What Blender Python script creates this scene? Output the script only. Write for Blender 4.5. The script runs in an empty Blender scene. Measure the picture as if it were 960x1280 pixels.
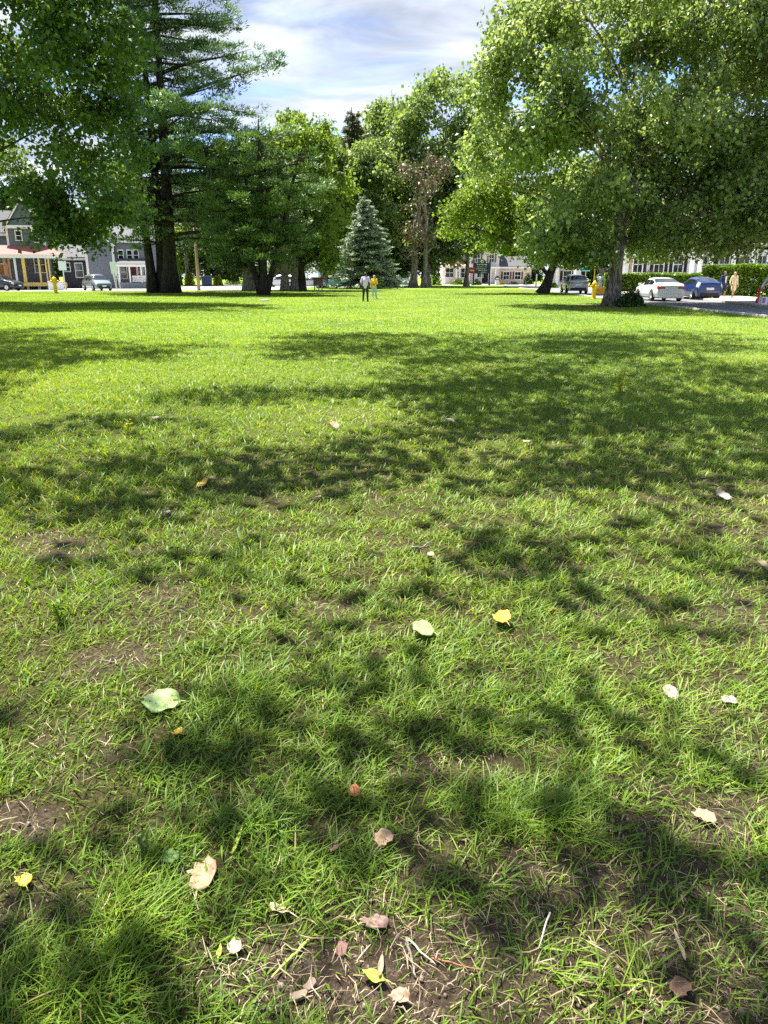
import bpy, bmesh, math, random
import numpy as np
from mathutils import Vector, Matrix

random.seed(7)
RNG = np.random.default_rng(11)
SC = bpy.context.scene
COL = SC.collection
R = math.radians

# ------------------------------------------------------------------ camera
PITCH = R(17.65)
CAMZ = 1.5
F = 924.0
CP, SP = math.cos(PITCH), math.sin(PITCH)
cam_data = bpy.data.cameras.new('camera')
cam = bpy.data.objects.new('camera', cam_data)
COL.objects.link(cam)
cam.location = (0, 0, CAMZ)
cam.rotation_euler = (R(90) - PITCH, 0, 0)
cam_data.sensor_fit = 'VERTICAL'
cam_data.sensor_height = 36
cam_data.lens = F / 1280 * 36
cam_data.clip_start = 0.05
cam_data.clip_end = 6000
SC.camera = cam


def ray(px, py):
    u, v = (px - 480) / F, (640 - py) / F
    return u, CP + v * SP, -SP + v * CP


def at(px, py, D):
    """The point at distance D ahead that the photo shows at (px, py)."""
    x, y, z = ray(px, py)
    k = D / y
    return Vector((x * k, D, CAMZ + z * k))


def ground(px, py):
    x, y, z = ray(px, py)
    k = -CAMZ / z
    return Vector((x * k, y * k, 0))


def proj(x, y, z):
    """arrays of world points -> photo pixels"""
    dz = z - CAMZ
    depth = y * CP - dz * SP
    up = y * SP + dz * CP
    depth = np.where(depth < 0.05, 0.05, depth)
    return 480 + F * x / depth, 640 - F * up / depth


# ------------------------------------------------------------------ sun
SUN_EL = R(64)
SUN_AZ = math.atan2(-0.62, 0.78)              # clockwise from +Y: high, ahead and to the left
SUN = Vector((math.sin(SUN_AZ) * math.cos(SUN_EL), math.cos(SUN_AZ) * math.cos(SUN_EL), math.sin(SUN_EL)))
SHX, SHY = SUN.x / SUN.z, SUN.y / SUN.z       # horizontal shift towards the sun per metre of height


# ------------------------------------------------------------------ noise in numpy
_TAB = np.random.default_rng(5).random((512, 512))


def vnoise(x, y, s=1.0, ox=0.0):
    x = np.asarray(x) * s + 137.3 + ox
    y = np.asarray(y) * s + 71.9 + ox * 1.7
    xi, yi = np.floor(x).astype(int), np.floor(y).astype(int)
    fx, fy = x - xi, y - yi
    fx, fy = fx * fx * (3 - 2 * fx), fy * fy * (3 - 2 * fy)
    g = lambda a, b: _TAB[a % 512, b % 512]
    return (g(xi, yi) * (1 - fx) + g(xi + 1, yi) * fx) * (1 - fy) + (g(xi, yi + 1) * (1 - fx) + g(xi + 1, yi + 1) * fx) * fy


def fnoise(x, y, s=1.0, o=3, ox=0.0):
    t, a, n = 0.0, 1.0, 0.0
    for k in range(o):
        t = t + a * vnoise(x, y, s * 2 ** k, ox + 13.7 * k)
        n += a
        a *= 0.5
    return t / n


# ------------------------------------------------------------------ mesh helpers
def mesh_np(name, verts, faces_list, mats, smooth=False):
    """faces_list: list of (n, k) int arrays, each with its k"""
    me = bpy.data.meshes.new(name)
    verts = np.ascontiguousarray(verts, dtype=np.float32)
    me.vertices.add(len(verts))
    me.vertices.foreach_set('co', verts.ravel())
    loops = np.concatenate([f.ravel() for f in faces_list]).astype(np.int32)
    counts = np.concatenate([np.full(len(f), f.shape[1], np.int32) for f in faces_list])
    starts = np.concatenate([[0], np.cumsum(counts)[:-1]]).astype(np.int32)
    me.loops.add(len(loops))
    me.loops.foreach_set('vertex_index', loops)
    me.polygons.add(len(counts))
    me.polygons.foreach_set('loop_start', starts)
    me.polygons.foreach_set('loop_total', counts)
    if smooth:
        me.polygons.foreach_set('use_smooth', np.ones(len(counts), bool))
    for m in mats if isinstance(mats, (list, tuple)) else [mats]:
        me.materials.append(m)
    me.update(calc_edges=True)
    return me


def link(name, me, parent=None, loc=None):
    o = bpy.data.objects.new(name, me)
    COL.objects.link(o)
    if parent is not None:
        o.parent = parent
    if loc is not None:
        o.location = loc
    return o


def tag(o, label=None, cat=None, group=None, kind=None):
    if label: o['label'] = label
    if cat: o['category'] = cat
    if group: o['group'] = group
    if kind: o['kind'] = kind
    return o


def thing(name, label, cat, loc=(0, 0, 0), rz=0.0, group=None):
    o = bpy.data.objects.new(name, None)
    COL.objects.link(o)
    o.location = loc
    o.rotation_euler = (0, 0, rz)
    o.empty_display_size = 0.3
    return tag(o, label, cat, group)


class MB:
    """collects shapes, then builds ONE mesh object"""
    def __init__(self):
        self.v, self.f = [], []

    def add(self, vs, fs):
        n = len(self.v)
        self.v += [tuple(p) for p in vs]
        self.f += [tuple(i + n for i in f) for f in fs]
        return self

    def box(self, c, s, rz=0.0, rx=0.0, ry=0.0, taper=1.0):
        m = Matrix.Rotation(rz, 3, 'Z') @ Matrix.Rotation(ry, 3, 'Y') @ Matrix.Rotation(rx, 3, 'X')
        c = Vector(c)
        vs = []
        for z in (-.5, .5):
            k = 1.0 if z < 0 else taper
            for x, y in ((-.5, -.5), (.5, -.5), (.5, .5), (-.5, .5)):
                vs.append(c + m @ Vector((x * s[0] * k, y * s[1] * k, z * s[2])))
        return self.add(vs, [(3, 2, 1, 0), (4, 5, 6, 7), (0, 1, 5, 4), (1, 2, 6, 5), (2, 3, 7, 6), (3, 0, 4, 7)])

    def b(self, x0, x1, y0, y1, z0, z1):
        return self.box(((x0 + x1) / 2, (y0 + y1) / 2, (z0 + z1) / 2), (x1 - x0, y1 - y0, z1 - z0))

    def poly(self, pts, thick):
        """planar polygon given in 3-D, thickened along its normal by vector thick"""
        t = Vector(thick)
        n = len(pts)
        vs = [Vector(p) for p in pts] + [Vector(p) + t for p in pts]
        fs = [tuple(range(n - 1, -1, -1)), tuple(range(n, 2 * n))]
        fs += [(i, (i + 1) % n, n + (i + 1) % n, n + i) for i in range(n)]
        return self.add(vs, fs)

    def tube(self, pts, rad, n=8, cap=True):
        pts = [Vector(p) for p in pts]
        if not hasattr(rad, '__len__'): rad = [rad] * len(pts)
        vs, fs = [], []
        up = Vector((0, 0, 1))
        ref = None
        for i, p in enumerate(pts):
            d = (pts[min(i + 1, len(pts) - 1)] - pts[max(i - 1, 0)])
            d = d.normalized() if d.length > 1e-9 else up
            if ref is None:
                ref = d.orthogonal().normalized()
            a = (ref - d * ref.dot(d)).normalized()
            ref = a
            bb = d.cross(a)
            for k in range(n):
                t = 2 * math.pi * k / n
                vs.append(p + (a * math.cos(t) + bb * math.sin(t)) * rad[i])
        for i in range(len(pts) - 1):
            for k in range(n):
                fs.append((i * n + k, i * n + (k + 1) % n, (i + 1) * n + (k + 1) % n, (i + 1) * n + k))
        if cap:
            fs.append(tuple(range(n - 1, -1, -1)))
            fs.append(tuple(range((len(pts) - 1) * n, len(pts) * n)))
        return self.add(vs, fs)

    def lathe(self, prof, n=20, c=(0, 0, 0), axis='Z'):
        vs, fs = [], []
        for r, z in prof:
            for k in range(n):
                t = 2 * math.pi * k / n
                if axis == 'Z': p = (r * math.cos(t), r * math.sin(t), z)
                elif axis == 'X': p = (z, r * math.cos(t), r * math.sin(t))
                else: p = (r * math.cos(t), -z, r * math.sin(t))
                vs.append((c[0] + p[0], c[1] + p[1], c[2] + p[2]))
        for i in range(len(prof) - 1):
            for k in range(n):
                fs.append((i * n + k, i * n + (k + 1) % n, (i + 1) * n + (k + 1) % n, (i + 1) * n + k))
        fs.append(tuple(range(n - 1, -1, -1)))
        fs.append(tuple(range((len(prof) - 1) * n, len(prof) * n)))
        return self.add(vs, fs)

    def build(self, name, mat, parent=None, smooth=False, loc=None, bevel=0.0):
        me = bpy.data.meshes.new(name)
        me.from_pydata([tuple(v) for v in self.v], [], self.f)
        bm = bmesh.new(); bm.from_mesh(me)
        bmesh.ops.recalc_face_normals(bm, faces=bm.faces)
        bm.to_mesh(me); bm.free()
        if smooth:
            me.polygons.foreach_set('use_smooth', np.ones(len(me.polygons), bool))
        me.materials.append(mat)
        o = link(name, me, parent, loc)
        if bevel:
            md = o.modifiers.new('bevel', 'BEVEL')
            md.width = bevel; md.segments = 2; md.limit_method = 'ANGLE'
        return o


# ------------------------------------------------------------------ materials
def nt(name):
    m = bpy.data.materials.new(name)
    m.use_nodes = True
    t = m.node_tree
    t.nodes.clear()
    out = t.nodes.new('ShaderNodeOutputMaterial')
    return m, t, out


def N(t, kind, **kw):
    n = t.nodes.new(kind)
    for k, v in kw.items():
        if hasattr(n, k) and k not in n.inputs: setattr(n, k, v)
        else: n.inputs[k].default_value = v
    return n


def mixc(t, fac, a, b, blend='MIX'):
    n = t.nodes.new('ShaderNodeMix')
    n.data_type = 'RGBA'; n.blend_type = blend
    for i, s in ((0, fac), (6, a), (7, b)):
        if isinstance(s, bpy.types.NodeSocket): t.links.new(s, n.inputs[i])
        elif i == 0: n.inputs[0].default_value = s
        else: n.inputs[i].default_value = (*s, 1)
    return n.outputs[2]


def ramp(t, fac, stops):
    n = t.nodes.new('ShaderNodeValToRGB')
    e = n.color_ramp.elements
    while len(e) < len(stops): e.new(0.5)
    for i, (p, c) in enumerate(stops):
        e[i].position = p
        e[i].color = (*c, 1) if hasattr(c, '__len__') else (c, c, c, 1)
    t.links.new(fac, n.inputs[0])
    return n.outputs[0]


def noise(t, scale, detail=4, rough=0.55, coord='Object', vec=None, dist=0.0):
    if vec is None:
        vec = t.nodes.new('ShaderNodeTexCoord').outputs[coord]
    n = t.nodes.new('ShaderNodeTexNoise')
    n.inputs['Scale'].default_value = scale
    n.inputs['Detail'].default_value = detail
    n.inputs['Roughness'].default_value = rough
    n.inputs['Distortion'].default_value = dist
    t.links.new(vec, n.inputs['Vector'])
    return n.outputs['Fac']


def mat(name, col, rough=0.6, var=0.15, scale=3.0, bump=0.0, bscale=30.0, metal=0.0, spec=0.4, coat=0.0, dirt=None):
    """plain surface with uneven colour"""
    m, t, out = nt(name)
    p = N(t, 'ShaderNodeBsdfPrincipled')
    p.inputs['Roughness'].default_value = rough
    p.inputs['Metallic'].default_value = metal
    p.inputs['Specular IOR Level'].default_value = spec
    p.inputs['Coat Weight'].default_value = coat
    p.inputs['Coat Roughness'].default_value = 0.05
    f = noise(t, scale, 5, 0.6)
    c = ramp(t, f, [(0.25, [x * (1 - var) for x in col]), (0.75, [min(1, x * (1 + var)) for x in col])])
    if dirt:
        f2 = noise(t, scale * 2.7, 6, 0.7)
        c = mixc(t, ramp(t, f2, [(0.5, 0.0), (0.72, 0.7)]), c, dirt)
    t.links.new(c, p.inputs['Base Color'])
    if bump:
        bn = N(t, 'ShaderNodeBump'); bn.inputs['Strength'].default_value = bump
        bn.inputs['Distance'].default_value = 0.02
        t.links.new(noise(t, bscale, 6, 0.6), bn.inputs['Height'])
        t.links.new(bn.outputs[0], p.inputs['Normal'])
    t.links.new(p.outputs[0], out.inputs[0])
    return m


def siding(name, col, pitch=0.14):
    """painted clapboard: horizontal laps in the bump"""
    m, t, out = nt(name)
    p = N(t, 'ShaderNodeBsdfPrincipled', Roughness=0.55)
    f = noise(t, 1.3, 5, 0.6)
    c = ramp(t, f, [(0.25, [x * .88 for x in col]), (0.75, [min(1, x * 1.1) for x in col])])
    t.links.new(c, p.inputs['Base Color'])
    g = t.nodes.new('ShaderNodeTexCoord')
    s = t.nodes.new('ShaderNodeSeparateXYZ'); t.links.new(g.outputs['Object'], s.inputs[0])
    a = N(t, 'ShaderNodeMath', operation='DIVIDE'); a.inputs[1].default_value = pitch; t.links.new(s.outputs[2], a.inputs[0])
    fr = N(t, 'ShaderNodeMath', operation='FRACT'); t.links.new(a.outputs[0], fr.inputs[0])
    bn = N(t, 'ShaderNodeBump', invert=True); bn.inputs['Strength'].default_value = 1.0; bn.inputs['Distance'].default_value = 0.03
    t.links.new(fr.outputs[0], bn.inputs['Height'])
    t.links.new(bn.outputs[0], p.inputs['Normal'])
    t.links.new(p.outputs[0], out.inputs[0])
    return m


def leafmat(name, c1, c2, trans=0.4, tcol=None, scale=0.35, rough=0.5, spec=0.35, odd=None, oddp=0.03):
    m, t, out = nt(name)
    g = t.nodes.new('ShaderNodeNewGeometry')
    f = noise(t, scale, 3, 0.5)
    mx = N(t, 'ShaderNodeMath', operation='MULTIPLY_ADD'); mx.inputs[1].default_value = 0.75
    t.links.new(g.outputs['Random Per Island'], mx.inputs[0])
    sb = N(t, 'ShaderNodeMath', operation='MULTIPLY_ADD'); sb.inputs[1].default_value = 1.2; sb.inputs[2].default_value = -0.48
    t.links.new(f, sb.inputs[0]); t.links.new(sb.outputs[0], mx.inputs[2])
    c = ramp(t, mx.outputs[0], [(0.1, c1), (0.9, c2)])
    if odd:
        gt = N(t, 'ShaderNodeMath', operation='LESS_THAN'); gt.inputs[1].default_value = oddp
        h = N(t, 'ShaderNodeMath', operation='MULTIPLY'); h.inputs[1].default_value = 7.31
        fr = N(t, 'ShaderNodeMath', operation='FRACT')
        t.links.new(g.outputs['Random Per Island'], h.inputs[0]); t.links.new(h.outputs[0], fr.inputs[0]); t.links.new(fr.outputs[0], gt.inputs[0])
        c = mixc(t, gt.outputs[0], c, odd)
    p = N(t, 'ShaderNodeBsdfPrincipled', Roughness=rough)
    p.inputs['Specular IOR Level'].default_value = spec
    t.links.new(c, p.inputs['Base Color'])
    if trans > 0:
        tb = t.nodes.new('ShaderNodeBsdfTranslucent')
        tc = mixc(t, 1.0, c, tcol or (1.5, 1.35, 0.5), 'MULTIPLY')
        t.links.new(tc, tb.inputs[0])
        ms = t.nodes.new('ShaderNodeMixShader'); ms.inputs[0].default_value = trans
        t.links.new(p.outputs[0], ms.inputs[1]); t.links.new(tb.outputs[0], ms.inputs[2])
        t.links.new(ms.outputs[0], out.inputs[0])
    else:
        t.links.new(p.outputs[0], out.inputs[0])
    return m


def barkmat(name, c1, c2):
    m, t, out = nt(name)
    p = N(t, 'ShaderNodeBsdfPrincipled', Roughness=0.9)
    p.inputs['Specular IOR Level'].default_value = 0.15
    tc = t.nodes.new('ShaderNodeTexCoord')
    mp = t.nodes.new('ShaderNodeMapping'); mp.inputs['Scale'].default_value = (7, 7, 0.8)
    t.links.new(tc.outputs['Object'], mp.inputs[0])
    f = noise(t, 1.6, 6, 0.65, vec=mp.outputs[0], dist=0.6)
    t.links.new(ramp(t, f, [(0.4, c1), (0.62, c2)]), p.inputs['Base Color'])
    bn = N(t, 'ShaderNodeBump'); bn.inputs['Strength'].default_value = 0.9; bn.inputs['Distance'].default_value = 0.06
    t.links.new(f, bn.inputs['Height']); t.links.new(bn.outputs[0], p.inputs['Normal'])
    t.links.new(p.outputs[0], out.inputs[0])
    return m


def glassmat(name, col=(0.012, 0.014, 0.016), rough=0.04):
    m, t, out = nt(name)
    p = N(t, 'ShaderNodeBsdfPrincipled', Roughness=rough)
    p.inputs['Specular IOR Level'].default_value = 0.9
    f = noise(t, 0.8, 3)
    t.links.new(ramp(t, f, [(0.3, [x * .6 for x in col]), (0.7, [x * 1.8 for x in col])]), p.inputs['Base Color'])
    t.links.new(p.outputs[0], out.inputs[0])
    return m


M = {}
M['white_trim'] = mat('white_paint', (0.78, 0.78, 0.76), 0.5, 0.06)
M['white_siding'] = siding('white_clapboard', (0.76, 0.75, 0.73))
M['pink_white'] = siding('pale_pinkish_clapboard', (0.8, 0.71, 0.67))
M['wing'] = mat('pale_pink_brick', (0.62, 0.47, 0.42), 0.8, 0.2, 6)
M['grey_siding'] = siding('slate_grey_clapboard', (0.13, 0.155, 0.18))
M['grey_light'] = siding('mid_grey_clapboard', (0.2, 0.22, 0.25))
M['dark_siding'] = siding('charcoal_clapboard', (0.045, 0.05, 0.055))
M['teal'] = mat('teal_paint', (0.12, 0.5, 0.48), 0.5)
M['pink_roof'] = mat('faded_red_shingle', (0.33, 0.1, 0.08), 0.8, 0.2, 8, 0.4, 12)
M['grey_roof'] = mat('grey_shingle', (0.085, 0.085, 0.09), 0.85, 0.25, 8, 0.4, 12)
M['red_roof'] = mat('salmon_shingle', (0.55, 0.25, 0.18), 0.8, 0.2, 8)
M['lumber'] = mat('fresh_yellow_lumber', (0.8, 0.57, 0.15), 0.7, 0.12, 4)
M['orange_wood'] = mat('orange_brown_wood', (0.5, 0.22, 0.08), 0.6, 0.15, 4)
M['shutter'] = mat('maroon_shutter_paint', (0.13, 0.03, 0.035), 0.6)
M['brown_shutter'] = mat('reddish_brown_shutter_paint', (0.24, 0.12, 0.1), 0.6)
M['glass'] = glassmat('window_glass')
M['dark'] = mat('dark_void_paint', (0.015, 0.015, 0.016), 0.8)
M['concrete'] = mat('concrete', (0.5, 0.47, 0.43), 0.85, 0.15, 1.5, 0.3, 40, dirt=(0.33, 0.31, 0.28))
M['tan_concrete'] = mat('tan_concrete', (0.5, 0.41, 0.34), 0.85, 0.15, 1.5, 0.3, 40)
M['hydrant'] = mat('yellow_hydrant_paint', (0.62, 0.4, 0.015), 0.45, 0.12, 8)
M['galv'] = mat('galvanised_steel', (0.5, 0.52, 0.53), 0.4, 0.1, 6, metal=0.7)
M['pole'] = mat('weathered_utility_pole_wood', (0.42, 0.3, 0.24), 0.85, 0.2, 3, 0.4, 14)
M['sign_white'] = mat('white_sign_enamel', (0.72, 0.76, 0.82), 0.4, 0.04)
M['navy'] = mat('navy_sign_paint', (0.012, 0.028, 0.1), 0.45, 0.1)
M['red'] = mat('red_paint', (0.62, 0.025, 0.03), 0.4, 0.1)
M['orange'] = mat('orange_yellow_plastic', (0.85, 0.36, 0.01), 0.5, 0.1)
M['magenta'] = mat('pinkish_purple_print', (0.42, 0.12, 0.4), 0.5, 0.1)
M['rubber'] = mat('black_rubber', (0.018, 0.018, 0.018), 0.85)
M['alloy'] = mat('alloy_rim', (0.55, 0.56, 0.58), 0.3, 0.05, metal=0.8)
M['tail'] = mat('red_tail_lens', (0.42, 0.008, 0.012), 0.15, 0.05, spec=0.7)
M['lens'] = mat('clear_lamp_lens', (0.65, 0.67, 0.7), 0.12, 0.05, spec=0.8)
M['black_plastic'] = mat('black_trim_plastic', (0.02, 0.02, 0.022), 0.6)
M['brown_pink'] = mat('pinkish_brown_board', (0.34, 0.21, 0.18), 0.7)
def paint(name, c, metal=0.0, rough=0.3):
    return mat(name, c, rough, 0.03, 2, metal=metal, coat=0.8)
M['p_white'] = paint('pearl_white_car_paint', (0.72, 0.72, 0.72))
M['p_blue'] = paint('deep_blue_car_paint', (0.012, 0.035, 0.16), 0.2)
M['p_silver'] = paint('silver_car_paint', (0.42, 0.43, 0.46), 0.35)
M['p_green'] = paint('grey_green_car_paint', (0.17, 0.22, 0.22), 0.3)
M['p_black'] = paint('black_car_paint', (0.012, 0.013, 0.016))
M['bark'] = barkmat('grey_brown_bark', (0.045, 0.037, 0.031), (0.36, 0.31, 0.265))
M['bark_dark'] = barkmat('dark_bark', (0.018, 0.015, 0.013), (0.07, 0.058, 0.05))
M['bark_pale'] = barkmat('pale_bark', (0.1, 0.085, 0.07), (0.33, 0.29, 0.25))
# ------------------------------------------------------------------ ground plan (metres)
ROAD_L = [(-40, 17.5), (0, 16.4), (20, 15.3), (30, 14.9), (40, 14.9), (48, 15.3), (60, 16.3), (75, 17.3), (90, 18.2), (115, 19.4), (146, 20.8)]
ROAD_R = [(-40, 18.8), (0, 18.6), (20, 18.4), (30, 18.5), (39, 19.4), (51, 21.4), (60, 22.3), (75, 23.4), (90, 24.4), (115, 25.8), (146, 27.2)]
_lx = np.array(ROAD_L); _rx = np.array(ROAD_R)
road_left = lambda y: np.interp(y, _lx[:, 0], _lx[:, 1])
road_right = lambda y: np.interp(y, _rx[:, 0], _rx[:, 1])
STREET = [(-95, 79), (-55, 81), (-32, 83.5), (-22, 88), (-11, 92)]
street_near = lambda x: np.interp(x, [p[0] for p in STREET], [p[1] for p in STREET])


def on_lawn(x, y):
    a = (x < road_left(y) - 0.2) & (y < 146)
    return a & ((x > -11) | (y < street_near(x)))


BARE = [(420, 1240, 200, 62, .95), (330, 1195, 90, 38, .55), (560, 1185, 120, 45, .75), (700, 1235, 160, 50, .65), (905, 1240, 80, 50, .6),
        (850, 1165, 110, 38, .6), (470, 1130, 60, 25, .55), (830, 1095, 60, 30, .5), (860, 1030, 75, 32, .75), (925, 1010, 40, 20, .5),
        (25, 1025, 42, 20, .85), (95, 945, 52, 26, .65), (145, 825, 48, 20, .85), (95, 850, 42, 15, .6), (80, 680, 55, 13, .85),
        (30, 745, 42, 10, .5), (178, 690, 32, 10, .7), (285, 775, 42, 15, .65), (405, 760, 42, 12, .65), (470, 792, 42, 12, .5),
        (770, 765, 55, 15, .7), (640, 850, 52, 15, .35), (560, 960, 65, 20, .45), (330, 905, 40, 18, .3), (700, 930, 52, 20, .45),
        (942, 792, 32, 16, .85), (950, 945, 32, 20, .75), (620, 718, 65, 10, .5), (640, 575, 32, 6, .45), (380, 490, 24, 4, .4),
        (640, 1110, 50, 20, .4), (735, 1105, 40, 18, .4), (205, 1215, 40, 26, .4), (60, 1150, 30, 18, .3), (520, 1060, 40, 18, .3)]


def bare_mask(x, y):
    x, y = np.asarray(x, float), np.asarray(y, float)
    px, py = proj(x, np.maximum(y, 0.3), np.zeros_like(x))
    m = np.zeros_like(x)
    wob = (fnoise(x, y, 3.2, 3) - 0.5) * 1.3
    for cx, cy, rx, ry, s in BARE:
        d = np.sqrt(((px - cx) / rx) ** 2 + ((py - cy) / ry) ** 2) + wob
        m = np.maximum(m, s * (.72 if cy < 960 else 1) * np.clip((1.35 - d) / 0.6, 0, 1))
    n = fnoise(x, y, 1.15, 4, 5.0)
    near = np.clip((7.5 - y) / 5.0, 0, 1)
    m = np.maximum(m * .9, near * np.clip((n - 0.56) / 0.14, 0, 1) * 0.6)
    far = np.clip((n - 0.68) / 0.1, 0, 1) * 0.35
    m = np.maximum(m, far * np.clip((14 - y) / 8, 0, 1))
    # trodden soil round the big trunks
    for tx, ty, r in ((12.2, 41.4, 2.6), (-21.4, 76, 3.0), (-10.3, 66, 1.6), (14.6, 72, 1.2)):
        d = np.sqrt((x - tx) ** 2 + ((y - ty)) ** 2) / r + wob * 0.6
        m = np.maximum(m, np.clip((1.25 - d) / 0.5, 0, 1) * 0.95)
    return m


# ------------------------------------------------------------------ the lawn sheet
def lawn_sheet():
    xs = np.concatenate([-np.geomspace(2500, 7, 46), np.arange(-6.5, 6.51, 0.05), np.geomspace(7, 2500, 46)])
    ys = np.concatenate([-np.geomspace(600, 1.2, 14), np.arange(-1, 9.01, 0.05), np.geomspace(9.2, 3500, 90)])
    X, Y = np.meshgrid(xs, ys)
    fade = np.clip((20 - Y) / 12, 0, 1) * np.clip((11 - np.abs(X)) / 3, 0, 1) * np.clip((Y + 3) / 2, 0, 1)
    B = bare_mask(X, Y)
    Z = fade * ((fnoise(X, Y, 1.3, 3) - .5) * 0.05 + (fnoise(X, Y, 9, 3) - .5) * 0.022 * (0.35 + B))
    v = np.stack([X, Y, Z], -1).reshape(-1, 3)
    nx, ny = len(xs), len(ys)
    i = np.arange(nx - 1)[None, :] + (np.arange(ny - 1) * nx)[:, None]
    f = np.stack([i, i + 1, i + nx + 1, i + nx], -1).reshape(-1, 4)
    m, t, out = nt('lawn_soil_and_thatch')
    p = N(t, 'ShaderNodeBsdfPrincipled', Roughness=0.95)
    p.inputs['Specular IOR Level'].default_value = 0.1
    a = t.nodes.new('ShaderNodeAttribute'); a.attribute_name = 'bare'
    soil = ramp(t, noise(t, 38, 10, 0.8), [(0.34, (0.022, 0.015, 0.011)), (0.5, (0.085, 0.057, 0.042)), (0.66, (0.21, 0.155, 0.118))])
    soil = mixc(t, ramp(t, noise(t, 60, 4, 0.7, dist=1.5), [(0.55, 0.0), (0.66, 0.75)]), soil, (0.36, 0.27, 0.18))
    turf = ramp(t, noise(t, 55, 9, 0.8), [(0.33, (0.016, 0.016, 0.008)), (0.5, (0.06, 0.055, 0.02)), (0.62, (0.16, 0.13, 0.055)), (0.7, (0.3, 0.24, 0.12))])
    big = ramp(t, noise(t, 0.13, 4, 0.6), [(0.3, (0.14, 0.24, 0.022)), (0.7, (0.22, 0.305, 0.034))])
    fa = t.nodes.new('ShaderNodeAttribute'); fa.attribute_name = 'distant'
    turf = mixc(t, fa.outputs['Fac'], turf, big)
    t.links.new(mixc(t, a.outputs['Fac'], turf, soil), p.inputs['Base Color'])
    bn = N(t, 'ShaderNodeBump'); bn.inputs['Strength'].default_value = 1.0; bn.inputs['Distance'].default_value = 0.025
    t.links.new(noise(t, 70, 9, 0.8), bn.inputs['Height']); t.links.new(bn.outputs[0], p.inputs['Normal'])
    t.links.new(p.outputs[0], out.inputs[0])
    me = mesh_np('lawn', v, [f], m, smooth=True)
    at_ = me.attributes.new('bare', 'FLOAT', 'POINT'); at_.data.foreach_set('value', np.clip(B, 0, 1).ravel().astype(np.float32))
    at_ = me.attributes.new('distant', 'FLOAT', 'POINT'); at_.data.foreach_set('value', np.maximum(np.clip((Y - 5) / 14, 0, 1), np.clip((np.abs(X) - .58 * np.abs(Y) - 1.3) / 1.0, 0, 1)).ravel().astype(np.float32))
    tag(link('lawn', me), kind='structure')


lawn_sheet()


def sheet(name, pts, z, m):
    """flat polygon sheet lying on the ground"""
    me = bpy.data.meshes.new(name)
    me.from_pydata([(x, y, z) for x, y in pts], [], [tuple(range(len(pts)))])
    me.materials.append(m)
    bm = bmesh.new(); bm.from_mesh(me)
    bmesh.ops.triangulate(bm, faces=bm.faces)
    bmesh.ops.recalc_face_normals(bm, faces=bm.faces); bm.to_mesh(me); bm.free()
    return tag(link(name, me), kind='structure')


def strip(name, edge_a, edge_b, z, m, h=0.0):
    """strip between two (y, x) edges with the same count; h > 0 makes it a raised slab"""
    n = len(edge_a)
    vs = [(x, y, z + h) for y, x in edge_a] + [(x, y, z + h) for y, x in edge_b]
    fs = [(i, n + i, n + i + 1, i + 1) for i in range(n - 1)]
    if h:
        k = len(vs)
        vs += [(x, y, z - .05) for y, x in edge_a] + [(x, y, z - .05) for y, x in edge_b]
        fs += [(i + 1, i, k + i, k + i + 1)[::-1] for i in range(n - 1)] + [(n + i, n + i + 1, k + n + i + 1, k + n + i)[::-1] for i in range(n - 1)]
        fs += [(0, n, k + n, k), (n - 1, k + n - 1, k + 2 * n - 1, 2 * n - 1)]
    me = bpy.data.meshes.new(name)
    me.from_pydata(vs, [], fs)
    me.materials.append(m)
    bm = bmesh.new(); bm.from_mesh(me); bmesh.ops.recalc_face_normals(bm, faces=bm.faces); bm.to_mesh(me); bm.free()
    return tag(link(name, me), kind='structure')


M['asphalt'] = mat('worn_asphalt', (0.13, 0.13, 0.135), 0.85, 0.2, 0.6, 0.3, 60, dirt=(0.2, 0.195, 0.19))
M['asphalt_pale'] = mat('sun_bleached_asphalt', (0.3, 0.285, 0.28), 0.9, 0.15, 0.5, 0.3, 60, dirt=(0.4, 0.37, 0.35))
inner = lambda e, d: [(y, x + d) for y, x in e]
strip('road', ROAD_L, ROAD_R, 0.006, M['asphalt'])
strip('kerb', inner(ROAD_L, -0.16), ROAD_L, 0.0, M['concrete'], 0.09)
strip('sidewalk', inner(ROAD_R, 0.0), [(y, max(x + 2.2, 0) + (2.6 if 30 < y < 62 else 0)) for y, x in ROAD_R], 0.0, M['tan_concrete'], 0.12)
far = [(-120, 93), (-95, 93), (-55, 95), (-32, 97), (-26, 104), (-40, 165), (-12, 165), (-11, 92)]
sheet('street', STREET + [(-11, 165), (-36, 165), (-30, 103), (-55, 96), (-95, 95)], 0.008, M['asphalt_pale'])
sheet('cross_street', [(20.4, 146), (27.6, 146), (60, 147), (60, 153), (-11, 153), (-11, 146)], 0.012, M['asphalt_pale'])
sheet('house_driveway', [(27.3, 92), (25.6, 112), (34, 112), (38, 96)], 0.014, M['concrete'])
sheet('bounce_gravel', [(25.5, 83), (37, 74), (60, 60), (75, 80), (60, 91.5), (26, 91.5)], 0.018, mat('pale_bounce_gravel', (.5, .48, .45), .9, .2, 3, .4, 50))  # unseen pale ground added behind the hedge to bounce light onto the white facade
sheet('bounce_forecourt', [(8, 153.5), (36, 153.5), (36, 160), (8, 160)], 0.018, M['concrete'])  # pale apron added so sunlight bounces neutral white onto the pinkish house
sheet('bounce_paving', [(-60, 95.4), (-38, 95.6), (-25, 99), (-25, 104), (-60, 104)], 0.016, M['concrete'])  # pale paving made oversized to throw light up at the grey house fronts


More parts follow.
